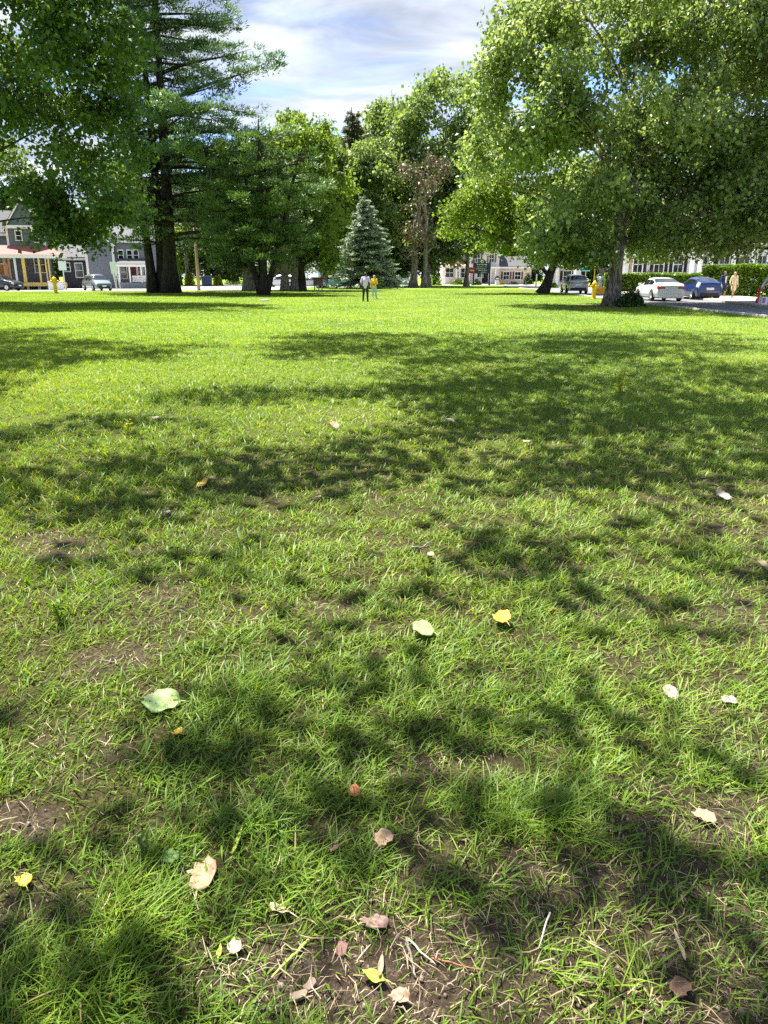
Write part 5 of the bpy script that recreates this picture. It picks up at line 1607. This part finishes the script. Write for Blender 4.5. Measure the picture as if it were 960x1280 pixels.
# ------------------------------------------------------------------ cars
def make_car(name, label, kind, pm, loc, rz, group='cars along the streets'):
    """front towards +Y"""
    P = {
        'sedan': dict(L=4.85, W=1.86, zb=.2, r=.335, wb=(-1.42, 1.36), st=[(-2.42, .62, .5, .78), (-2.38, .95, .9, .9), (-2.2, 1.08, .97, .96), (-1.75, 1.1, .99, 1), (-.85, 1.40, .97, 1), (-.3, 1.455, .95, 1), (.25, 1.43, .94, 1), (1.15, .99, .93, 1), (1.9, .88, .84, .97), (2.3, .74, .7, .86), (2.42, .5, .45, .7)],
                      rear=(3, 4), wind=(6, 7), side=(3.35, 6.55)),
        'hatch': dict(L=4.45, W=1.75, zb=.18, r=.32, wb=(-1.3, 1.38), st=[(-2.22, .7, .55, .84), (-2.2, 1.08, .98, .92), (-2.05, 1.16, 1.0, .96), (-1.2, 1.40, .98, 1), (-.4, 1.49, .96, 1), (.1, 1.47, .94, 1), (.45, 1.38, .93, 1), (1.45, .95, .9, .99), (1.9, .82, .78, .95), (2.12, .68, .64, .84), (2.22, .48, .44, .7)],
                      rear=(2, 3), wind=(6, 7), side=(2.5, 6.6)),
        'suv': dict(L=4.75, W=1.9, zb=.26, r=.37, wb=(-1.35, 1.42), st=[(-2.38, .75, .6, .86), (-2.34, 1.12, 1.04, .95), (-2.25, 1.16, 1.06, .97), (-1.9, 1.62, 1.06, .99), (-1.0, 1.70, 1.05, 1), (-.1, 1.71, 1.04, 1), (.35, 1.66, 1.03, 1), (1.2, 1.14, 1.02, 1), (1.9, 1.02, .98, .97), (2.25, .88, .84, .88), (2.38, .55, .5, .74)],
                    rear=(2, 3), wind=(6, 7), side=(3.0, 6.55)),
        'van': dict(L=4.9, W=1.95, zb=.22, r=.35, wb=(-1.5, 1.5), st=[(-2.42, .75, .6, .88), (-2.4, 1.05, 1.0, .96), (-2.3, 1.12, 1.03, .98), (-2.0, 1.66, 1.04, 1), (-1.0, 1.76, 1.03, 1), (0, 1.77, 1.02, 1), (.55, 1.70, 1.0, 1), (1.55, 1.1, .98, .99), (2.05, .95, .9, .95), (2.35, .78, .74, .85), (2.43, .5, .46, .72)],
                    rear=(2, 3), wind=(6, 7), side=(2.95, 6.55)),
    }[kind]
    root = thing(name, label, 'car', loc, rz, group)
    st, zb, hw = P['st'], P['zb'], P['W'] / 2
    ns = len(st)

    def section(s):
        i = min(int(s), ns - 2); u = s - i
        y, zt, be, w = [a + (b - a) * u for a, b in zip(st[i], st[i + 1])]
        c = max(0, min(1, (zt - be) / .45))
        w *= hw
        return [(w * .8, y, zb), (w * .965, y, zb + .07), (w, y, zb + (be - zb) * .45), (w * .985, y, zb + (be - zb) * .78), (w * .945, y, be),
                (w * (.90 - .19 * c), y, be + (zt - be) * .8), (w * (.80 - .2 * c), y, be + (zt - be) * .965), (w * .38, y, zt), (0, y, zt + .012)]

    def full(s):
        h = section(s)
        return h + [(-x, y, z) for x, y, z in h[-2::-1]]
    ss = np.linspace(0, ns - 1, (ns - 1) * 4 + 1)
    b = MB()
    rows = [full(s) for s in ss]
    n = len(rows[0])
    vs = [p for r_ in rows for p in r_]
    fs = [(i * n + k, i * n + k + 1, (i + 1) * n + k + 1, (i + 1) * n + k) for i in range(len(rows) - 1) for k in range(n - 1)]
    fs += [((i + 1) * n, (i + 1) * n + n - 1, i * n + n - 1, i * n) for i in range(len(rows) - 1)]
    fs += [tuple(range(n)), tuple(range(len(rows) * n - 1, (len(rows) - 1) * n - 1, -1))]
    b.add(vs, fs)
    body = b.build('body', pm, root, smooth=True)

    def patch(s0, s1, t0, t1, nm, m, off=.008, ks=8, kt=8, parent=root):
        """panel lying on the body between stations s0..s1 and section points t0..t1"""
        def pt(s, t):
            F_ = full(s); i = min(int(t), n - 2); u = t - i
            return Vector(F_[i]).lerp(Vector(F_[i + 1]), u)
        vs, fs = [], []
        for a in range(ks + 1):
            for c in range(kt + 1):
                s, t = s0 + (s1 - s0) * a / ks, t0 + (t1 - t0) * c / kt
                e = .02
                du = pt(min(s + e, ns - 1), t) - pt(max(s - e, 0), t); dv = pt(s, min(t + e, n - 1)) - pt(s, max(t - e, 0))
                nn = du.cross(dv)
                p = pt(s, t)
                if nn.length < 1e-9: nn = Vector((0, 0, 1))
                nn.normalize()
                if nn.dot(p - Vector((0, p.y * .6, .7))) < 0: nn = -nn
                vs.append(p + nn * off)
        for a in range(ks):
            for c in range(kt): fs.append((a * (kt + 1) + c, a * (kt + 1) + c + 1, (a + 1) * (kt + 1) + c + 1, (a + 1) * (kt + 1) + c))
        return MB().add(vs, fs).build(nm, m, parent, smooth=True)
    r0, r1 = P['rear']; w0, w1 = P['wind']; s0, s1 = P['side']
    patch(r0 + .16, r1 - .06, 5.1, n - 1 - 5.1, 'rear_window', M['glass'], kt=12)
    patch(w0 + .08, w1 - .1, 5.1, n - 1 - 5.1, 'windscreen', M['glass'], kt=12)
    mid = (s0 + s1) / 2 - .1
    for (ta, tb) in ((4.12, 4.93), (n - 1 - 4.93, n - 1 - 4.12)):
        patch(s0 + .12, mid - .05, ta, tb, 'side_window', M['glass'], kt=3)
        patch(mid + .05, s1 - .12, ta, tb, 'side_window', M['glass'], kt=3)
    patch(.75, ns - 1.8, .15, .95, 'sill_trim', M['black_plastic'], .006, 20, 2)
    patch(.75, ns - 1.8, n - 1.95, n - 1.15, 'sill_trim', M['black_plastic'], .006, 20, 2)
    # lamps, bumpers, plates
    yr, yf = st[0][0], st[-1][0]
    be = st[1][2]
    tw = 1.0 if kind != 'hatch' else .8
    for (ta, tb) in ((3.1, 4.6 if kind in ('sedan', 'suv') else 5.0), (n - 1 - (4.6 if kind in ('sedan', 'suv') else 5.0), n - 1 - 3.1)):
        patch(.62 if kind != 'hatch' else .7, 1.9 if kind != 'hatch' else 2.2, ta, tb, 'tail_light', M['tail'] if kind != 'hatch' else M['lens'], .012)
    if kind in ('sedan', 'suv'):
        for sg in (-1, 1):
            z = be - .07
            MB().box((sg * hw * .62, yr + .045, z), (hw * .38, .07, .13)).build('tail_light', M['tail'], root, bevel=.015)
    for (ta, tb) in ((2.9, 4.3), (n - 1 - 4.3, n - 1 - 2.9)):
        patch(ns - 2.75, ns - 1.75, ta, tb, 'headlight', M['lens'], .012)
    MB().box((0, yr + .02, zb + .16), (P['W'] * .74, .1, .24)).build('rear_bumper', M['black_plastic'] if kind != 'sedan' else pm, root, bevel=.03)
    MB().box((0, yf - .03, zb + .16), (P['W'] * .66, .1, .26)).build('front_grille', M['black_plastic'], root, bevel=.03)
    MB().box((0, yr - .02, (be + zb) / 2 + .14), (.5, .03, .15)).build('number_plate', M['sign_white'], root)
    MB().box((0, yf + .03, zb + .3), (.45, .03, .14)).build('number_plate', M['sign_white'], root)
    for sg in (-1, 1):
        y = st[w1][0] - .28
        MB().box((sg * (hw + .07), y, be_at(st, y) + .1), (.2, .12, .13)).build('wing_mirror', pm, root, bevel=.04)
    for sg in (-1, 1):
        for y in P['wb']:
            rr = P['r']
            pr = [(rr * .62, -.1), (rr * .95, -.1), (rr, -.06), (rr, .06), (rr * .95, .1), (rr * .62, .1)]
            x = sg * (hw - .085)
            MB().lathe([(rr * 1.13, -.02), (rr * 1.13, .02)], 28, (sg * (hw - .012), y, rr + .03), 'X').build('wheel_arch', M['black_plastic'], root)
            wl = MB().lathe(pr, 28, (x + sg * .03, y, rr), 'X').build('wheel', M['rubber'], root, smooth=False)
            b = MB()
            xc = x + sg * .115
            b.lathe([(rr * .66, -.02), (rr * .66, .012), (rr * .58, .018)], 26, (xc, y, rr), 'X')
            for k in range(5):
                a = 2 * math.pi * k / 5
                b.box((xc + sg * .018, y + math.cos(a) * rr * .33, rr + math.sin(a) * rr * .33), (.03, rr * .58, rr * .16), rx=a)
            b.build('rim', M['alloy'], wl)
    return root


def be_at(st, y):
    for a, b in zip(st[:-1], st[1:]):
        if a[0] <= y <= b[0]: return a[2] + (b[2] - a[2]) * (y - a[0]) / (b[0] - a[0])
    return st[0][2]


def on_road(px, D): return (at(px, 365, D).x, D, .006)
make_car('parked_car', 'pearl white saloon car seen from behind, beside the low hedge', 'sedan', M['p_white'], on_road(823, 51.0), R(-1))
make_car('parked_car', 'deep blue hatchback with clear rear lamps, parked right of the white saloon', 'hatch', M['p_blue'], on_road(872, 54.2), R(-2))
make_car('parked_car', 'silver estate car with wide red rear lamps, left of the big maple trunk', 'suv', M['p_silver'], on_road(717, 73), R(-4))
make_car('parked_car', 'grey green people carrier facing the lawn, in front of the dark building', 'van', M['p_green'], (at(120, 362, 87).x, 87.5, .01), R(180 + 38))
make_car('parked_car', 'black car cut off by the left edge, in front of the porch house', 'suv', M['p_black'], (at(-8, 362, 84).x - .6, 87, .01), R(-90 - 12))
make_car('parked_car', 'white car far behind the lawn, between forked trunk and brown stand', 'sedan', M['p_white'], (at(388, 358, 112).x, 112, .01), R(78))
make_car('parked_car', 'white car far behind the lawn, half hidden by the two stemmed grey tree', 'van', M['p_white'], (at(352, 358, 118).x, 118, .01), R(84))


# ------------------------------------------------------------------ people
def blob(name, caps, mat_, parent, voxel, smooth=6):
    """one continuous skin over tapered capsules: caps = [(a, b, ra, rb)] or balls (a, None, (rx, ry, rz))"""
    bm = bmesh.new()
    for a, b, ra, rb in caps:
        if b is None:
            r_ = bmesh.ops.create_icosphere(bm, subdivisions=3, radius=1.0)
            for v in r_['verts']: v.co = Vector((v.co.x * ra[0], v.co.y * ra[1], v.co.z * ra[2])) + Vector(a)
            continue
        a, b = Vector(a), Vector(b)
        d = (b - a)
        q = d.to_track_quat('Z', 'Y') if d.length > 1e-6 else Vector((0, 0, 1)).to_track_quat('Z', 'Y')
        nseg, nr = 12, 5
        prof = [(ra * math.sin(t), -ra * math.cos(t)) for t in np.linspace(0.02, math.pi / 2, nr)] + [(rb * math.cos(t), d.length + rb * math.sin(t)) for t in np.linspace(0, math.pi / 2 - .02, nr)]
        ring = []
        for rr, z in prof:
            ring.append([bm.verts.new(a + q @ Vector((rr * math.cos(k * 2 * math.pi / nseg), rr * math.sin(k * 2 * math.pi / nseg), z))) for k in range(nseg)])
        for i in range(len(ring) - 1):
            for k in range(nseg): bm.faces.new((ring[i][k], ring[i][(k + 1) % nseg], ring[i + 1][(k + 1) % nseg], ring[i + 1][k]))
        bm.faces.new(ring[0][::-1]); bm.faces.new(ring[-1])
    me = bpy.data.meshes.new(name); bm.to_mesh(me); bm.free()
    tmp = bpy.data.objects.new('tmp', me); COL.objects.link(tmp)
    md = tmp.modifiers.new('r', 'REMESH'); md.mode = 'VOXEL'; md.voxel_size = voxel
    ms = tmp.modifiers.new('s', 'SMOOTH'); ms.iterations = smooth; ms.factor = .5
    dg = bpy.context.evaluated_depsgraph_get()
    me2 = bpy.data.meshes.new_from_object(tmp.evaluated_get(dg))
    bpy.data.objects.remove(tmp)
    me2.name = name
    me2.materials.clear(); me2.materials.append(mat_)
    me2.polygons.foreach_set('use_smooth', np.ones(len(me2.polygons), bool))
    return link(name, me2, parent)


SK = mat('skin', (0.5, 0.3, 0.22), .5, .06, 12)
SHOE = mat('dark_shoe_leather', (0.02, 0.02, 0.022), .5)


def person(label, loc, rz, H, J, cloth, hair, build=1.0, female=False, shoes=SHOE, trouser_to='ankle', sleeve='elbow', skirt=None, jacket_len=0.0, hair_long=False, extra=None):
    """J: overrides of joints in units of standing height; figure faces -Y"""
    r = thing('person', label, 'person', loc, rz)
    j = dict(hipL=(.052, 0, .52), hipR=(-.052, 0, .52), kneeL=(.062, -.012, .285), kneeR=(-.062, -.012, .285), ankL=(.066, .012, .045), ankR=(-.066, .012, .045),
             shL=(.108, .0, .815), shR=(-.108, 0, .815), elL=(.15, .02, .64), elR=(-.15, .02, .64), wrL=(.16, -.03, .495), wrR=(-.16, -.03, .495), neck=(0, .005, .85), head=(0, -.008, .93), pelvis=(0, 0, .53), chest=(0, 0, .73), toeL=(.075, -.09, .015), toeR=(-.075, -.09, .015))
    j.update(J)
    V = {k: Vector(v) * H for k, v in j.items()}
    h = H
    caps = [(V['pelvis'], V['chest'], .072 * h * build, .083 * h * build), (V['chest'] + Vector((.035 * h, 0, .02 * h)), V['chest'] - Vector((.035 * h, 0, -.02 * h)), .066 * h, .066 * h),
            (V['shL'], V['shR'], .036 * h, .036 * h), (V['chest'], V['neck'], .05 * h, .03 * h), (V['neck'], V['head'], .029 * h, .031 * h),
            (V['head'] + Vector((0, 0, .006 * h)), None, (.043 * h, .052 * h, .06 * h), 0), (V['head'] + Vector((0, -.018 * h, -.028 * h)), None, (.031 * h, .034 * h, .034 * h), 0),
            (V['head'] + Vector((0, -.05 * h, .004 * h)), V['head'] + Vector((0, -.06 * h, -.012 * h)), .005 * h, .008 * h)]
    for s in (-1, 1):
        caps.append((V['head'] + Vector((s * .043 * h, .004 * h, -.002 * h)), None, (.006 * h, .012 * h, .018 * h), 0))
        caps.append((V['head'] + Vector((s * .018 * h, -.046 * h, .008 * h)), None, (.008 * h, .006 * h, .006 * h), 0))
    for S in 'LR':
        sg = 1 if S == 'L' else -1
        caps += [(V['hip' + S], V['knee' + S], .052 * h * build, .033 * h), (V['knee' + S], V['ank' + S], .033 * h, .02 * h), (V['ank' + S], V['toe' + S], .022 * h, .017 * h), (V['ank' + S], V['ank' + S] + Vector((0, .02 * h, -.025 * h)), .02 * h, .018 * h),
                 (V['sh' + S], V['el' + S], .03 * h * build, .023 * h), (V['el' + S], V['wr' + S], .023 * h, .015 * h)]
        d = (V['wr' + S] - V['el' + S]).normalized()
        sd = d.cross(Vector((sg, 0, 0))).normalized() if abs(d.x) < .9 else Vector((0, -1, 0))
        p0 = V['wr' + S]; p1 = p0 + d * .045 * h
        caps.append((p0, p1, .015 * h, .017 * h)); caps.append((p0 + sd * .008 * h, p1 + sd * .012 * h, .011 * h, .012 * h)); caps.append((p0 - sd * .008 * h, p1 - sd * .012 * h, .011 * h, .011 * h))
        inn = Vector((-sg, 0, 0))
        for k, (o, l) in enumerate(((.017, .036), (.006, .042), (-.006, .039), (-.017, .03))):
            a = p1 + sd * o * h
            bmid = a + d * l * .55 * h + inn * .004 * h; c = bmid + (d * .45 * l + inn * .012) * h
            caps.append((a, bmid, .0056 * h, .005 * h)); caps.append((bmid, c, .005 * h, .0042 * h))
        t0 = p0 + sd * .014 * h + d * .012 * h
        caps.append((t0, t0 + (sd * .018 + d * .02 + inn * .006) * h, .0075 * h, .0062 * h)); caps.append((t0 + (sd * .018 + d * .02 + inn * .006) * h, t0 + (sd * .02 + d * .036 + inn * .012) * h, .006 * h, .0048 * h))
    blob('body', caps, SK, r, .0062, 3)
    top, bottom = cloth
    g = .0075 * h
    tc = [(V['pelvis'] + Vector((0, 0, (.0 - jacket_len) * h)), V['chest'], .082 * h * build, .089 * h * build), (V['chest'] + Vector((.035 * h, 0, .02 * h)), V['chest'] - Vector((.035 * h, 0, -.02 * h)), .073 * h, .073 * h), (V['shL'], V['shR'], .043 * h, .043 * h), (V['chest'], V['neck'] - Vector((0, 0, .012 * h)), .06 * h, .038 * h)]
    for S in 'LR':
        e = V['el' + S]
        if sleeve == 'elbow':
            e2 = V['sh' + S].lerp(e, .85); tc.append((V['sh' + S], e2, .038 * h * build, .035 * h))
        else:
            tc += [(V['sh' + S], e, .038 * h * build, .031 * h), (e, e.lerp(V['wr' + S], .94), .031 * h, .025 * h)]
    blob('shirt' if not skirt else 'dress', tc + (skirt or []) , top, r, .012, 4)
    if bottom is not None:
        lc = [(V['pelvis'], V['pelvis'] + Vector((0, 0, .02 * h)), .077 * h * build, .076 * h * build), (V['hipL'], V['hipR'], .058 * h * build, .058 * h * build)]
        for S in 'LR':
            lc.append((V['hip' + S], V['knee' + S], .06 * h * build, .042 * h))
            if trouser_to == 'ankle': lc.append((V['knee' + S], V['ank' + S] + Vector((0, 0, .004 * h)), .042 * h, .032 * h))
        blob('trousers' if trouser_to == 'ankle' else 'shorts', lc, bottom, r, .012, 4)
    for S in 'LR':
        a, t = V['ank' + S], V['toe' + S]
        blob('shoe', [(a + Vector((0, .018 * h, -.024 * h)), t + Vector((0, -.008 * h, .004 * h)), .026 * h, .02 * h), (a, a + Vector((0, .0, -.02 * h)), .026 * h, .026 * h)], shoes, r, .009, 2)
    hd = V['head']
    hc = [(hd + Vector((0, .010 * h, .018 * h)), None, (.048 * h, .054 * h, .056 * h), 0), (hd + Vector((0, .03 * h, -.008 * h)), None, (.042 * h, .034 * h, .042 * h), 0)]
    if hair_long:
        hc += [(hd + Vector((s * .034 * h, .022 * h, -.01 * h)), hd + Vector((s * .036 * h, .022 * h, -.085 * h)), .02 * h, .014 * h) for s in (-1, 0, 1)]
    blob('hair', hc, hair, r, .009, 3)
    return r, V


def cm(name, c, rough=.85): return mat(name, c, rough, .12, 9, .3, 40)
HB, HBr, HBl = cm('dark_hair', (.025, .018, .014), .5), cm('brown_hair', (.1, .055, .03), .5), cm('fair_hair', (.45, .33, .2), .5)
pw = at(457, 377, 48.5)
r, V = person('man with his back turned in lavender shirt and dark jeans on the lawn', (pw.x, 48.5, 0), R(172), 1.76,
              dict(hipL=(.055, 0, .52), kneeL=(.075, -.02, .28), ankL=(.085, .03, .045), toeL=(.1, -.06, .015), kneeR=(-.07, 0, .285), ankR=(-.075, .0, .045), toeR=(-.09, -.09, .015),
                   elR=(-.175, .03, .66), wrR=(-.205, -.01, .53), elL=(.165, .03, .65), wrL=(.13, -.11, .55)), (cm('lavender_shirt', (.6, .5, .85)), cm('dark_denim', (.018, .026, .045))), HB, 1.12)
MB().box((.17 * 1.76 * 1, .02, .53 * 1.76), (.1, .16, .28)).build('shoulder_bag', M['black_plastic'], r, bevel=.03)
pw = at(467, 373, 55)
r, V = person('person in a bright yellow top and light blue jeans facing the man in lavender', (pw.x + .05, 55, 0), R(-14), 1.6,
              dict(elL=(.145, .0, .66), wrL=(.05, -.1, .6), elR=(-.145, .01, .65), wrR=(-.14, -.06, .53), kneeL=(.07, -.02, .285), ankL=(.1, -.02, .045), toeL=(.12, -.11, .015)), (cm('bright_yellow_top', (.8, .5, .015)), cm('light_blue_denim', (.3, .42, .52))), HBl, 1.0, hair_long=True, sleeve='wrist', shoes=cm('pale_shoe', (.5, .5, .48)))
MB().box((.02 * 1.6, -.15 * 1.6, .6 * 1.6), (.1, .03, .16), rx=.5).build('dark_pouch', cm('maroon_pouch', (.12, .02, .02)), r, bevel=.01)
pw = at(902, 375, 53.5)
r, V = person('man in navy blue jacket, white shirt and shorts walking by the tall hedge', (pw.x, 53.5, .12), R(18), 1.75,
              dict(kneeL=(.06, -.06, .285), ankL=(.066, -.03, .045), toeL=(.07, -.13, .02), kneeR=(-.06, .02, .28), ankR=(-.066, .1, .06), toeR=(-.07, .02, .015), elR=(-.155, .03, .65), wrR=(-.17, -.02, .51)),
              (cm('navy_jacket', (.035, .05, .14)), cm('navy_shorts', (.04, .055, .15))), HBr, 1.08, trouser_to='knee', sleeve='wrist', jacket_len=.04, shoes=cm('white_shoe', (.6, .6, .6)))
MB().poly([(-.06, -.176, 1.42), (.06, -.176, 1.42), (.045, -.168, .98), (-.045, -.168, .98)], (0, .02, 0)).build('shirt_front', M['white_trim'], r)
MB().box((-.33, -.04, .62), (.2, .1, .34), taper=.9).build('carrier_bag', M['white_trim'], r, bevel=.03)
pw = at(914, 375, 53)
H_ = 1.7
r, V = person('woman in a cream jacket and dress walking beside the man in navy', (pw.x + .05, 53, .12), R(12), H_,
              dict(kneeL=(.05, .02, .285), ankL=(.055, .06, .05), toeL=(.06, -.03, .015), kneeR=(-.05, -.05, .285), ankR=(-.055, -.04, .045), toeR=(-.06, -.14, .02), elR=(-.16, .03, .66), wrR=(-.19, -.02, .55)),
              (cm('cream_dress', (.72, .63, .42)), None), HBl, 1.02, sleeve='wrist', hair_long=True, shoes=cm('tan_shoe', (.5, .36, .25)),
              skirt=[((0, 0, .53 * H_), (0, -.01, .36 * H_), .085 * H_, .088 * H_), ((.03 * H_, 0, .5 * H_), (.035 * H_, 0, .34 * H_), .07 * H_, .07 * H_), ((-.03 * H_, 0, .5 * H_), (-.035 * H_, 0, .34 * H_), .07 * H_, .07 * H_)])
pw = at(748, 364, 79)
r, V = person('dark haired person in pale blue shirt and white trousers behind the yellow marker rod', (pw.x + .15, 79, .006), R(160), 1.78, {}, (cm('pale_blue_shirt', (.5, .62, .68)), cm('white_trousers', (.7, .7, .68))), HB, 1.12)
pw = at(961, 383, 41.2)
r, V = person('person in a white top bending beside the printed box at the right edge', (pw.x + .02, 41.2, .12), R(-70), 1.66,
              dict(chest=(0, -.09, .70), neck=(0, -.17, .80), head=(0, -.21, .87), shL=(.108, -.14, .775), shR=(-.108, -.14, .775), elL=(.14, -.24, .64), wrL=(.12, -.36, .6), elR=(-.14, -.22, .62), wrR=(-.13, -.3, .5)),
              (cm('white_top', (.74, .74, .74)), cm('dark_green_trousers', (.02, .045, .035))), HBr, 1.0, sleeve='wrist')

# ------------------------------------------------------------------ sky, sun, exposure
w = bpy.data.worlds.new('World')
SC.world = w
w.use_nodes = True
t = w.node_tree
t.nodes.clear()
wo = t.nodes.new('ShaderNodeOutputWorld')
bg = t.nodes.new('ShaderNodeBackground'); bg.inputs['Strength'].default_value = 0.09
sky = t.nodes.new('ShaderNodeTexSky'); sky.sky_type = 'NISHITA'; sky.sun_disc = False
sky.sun_elevation = SUN_EL; sky.sun_rotation = SUN_AZ
sky.air_density = 1.0; sky.dust_density = 0.6; sky.ozone_density = 1.5
tc = t.nodes.new('ShaderNodeTexCoord')
sp = t.nodes.new('ShaderNodeSeparateXYZ'); t.links.new(tc.outputs['Generated'], sp.inputs[0])
zc = N(t, 'ShaderNodeMath', operation='ADD'); zc.inputs[1].default_value = .12; t.links.new(sp.outputs[2], zc.inputs[0])
zm = N(t, 'ShaderNodeMath', operation='MAXIMUM'); zm.inputs[1].default_value = .02; t.links.new(zc.outputs[0], zm.inputs[0])
cx = t.nodes.new('ShaderNodeCombineXYZ')
for k in (0, 1):
    dv = N(t, 'ShaderNodeMath', operation='DIVIDE'); t.links.new(sp.outputs[k], dv.inputs[0]); t.links.new(zm.outputs[0], dv.inputs[1]); t.links.new(dv.outputs[0], cx.inputs[k])
mp = t.nodes.new('ShaderNodeMapping'); mp.inputs['Location'].default_value = (3.1, 1.75, 0); mp.inputs['Scale'].default_value = (.75, 1.05, 1); mp.inputs['Rotation'].default_value = (0, 0, .35)
t.links.new(cx.outputs[0], mp.inputs[0])
cov = ramp(t, noise(t, 1.15, 7, .52, vec=mp.outputs[0], dist=.35), [(.41, 0.0), (.5, .7), (.58, 1.0)])
shade = ramp(t, noise(t, 2.2, 6, .55, vec=mp.outputs[0], dist=.5), [(.36, (1.6, 1.85, 2.4)), (.58, (3.4, 3.6, 3.95))])
cl = mixc(t, cov, mixc(t, 1.0, sky.outputs[0], (0.6, 0.7, 1.0), 'MULTIPLY'), shade)
t.links.new(cl, bg.inputs['Color'])
t.links.new(bg.outputs[0], wo.inputs[0])

sl = bpy.data.lights.new('sun', 'SUN')
sl.energy = 5.0
sl.angle = R(0.53)
sl.color = (1.0, .955, .87)
so = bpy.data.objects.new('sun', sl)
COL.objects.link(so)
so.rotation_euler = (-SUN).to_track_quat('-Z', 'Y').to_euler()

vs = SC.view_settings
vs.view_transform = 'Standard'
vs.look = 'None'
vs.exposure = 1.78
vs.gamma = 1.0
vs.use_curve_mapping = False
SC.cycles.max_bounces = 7
SC.cycles.diffuse_bounces = 3
SC.cycles.glossy_bounces = 2
SC.cycles.transmission_bounces = 4
SC.cycles.transparent_max_bounces = 4
SC.cycles.caustics_reflective = False
SC.cycles.caustics_refractive = False
SC.cycles.sample_clamp_indirect = 6
SC.cycles.use_denoising = False
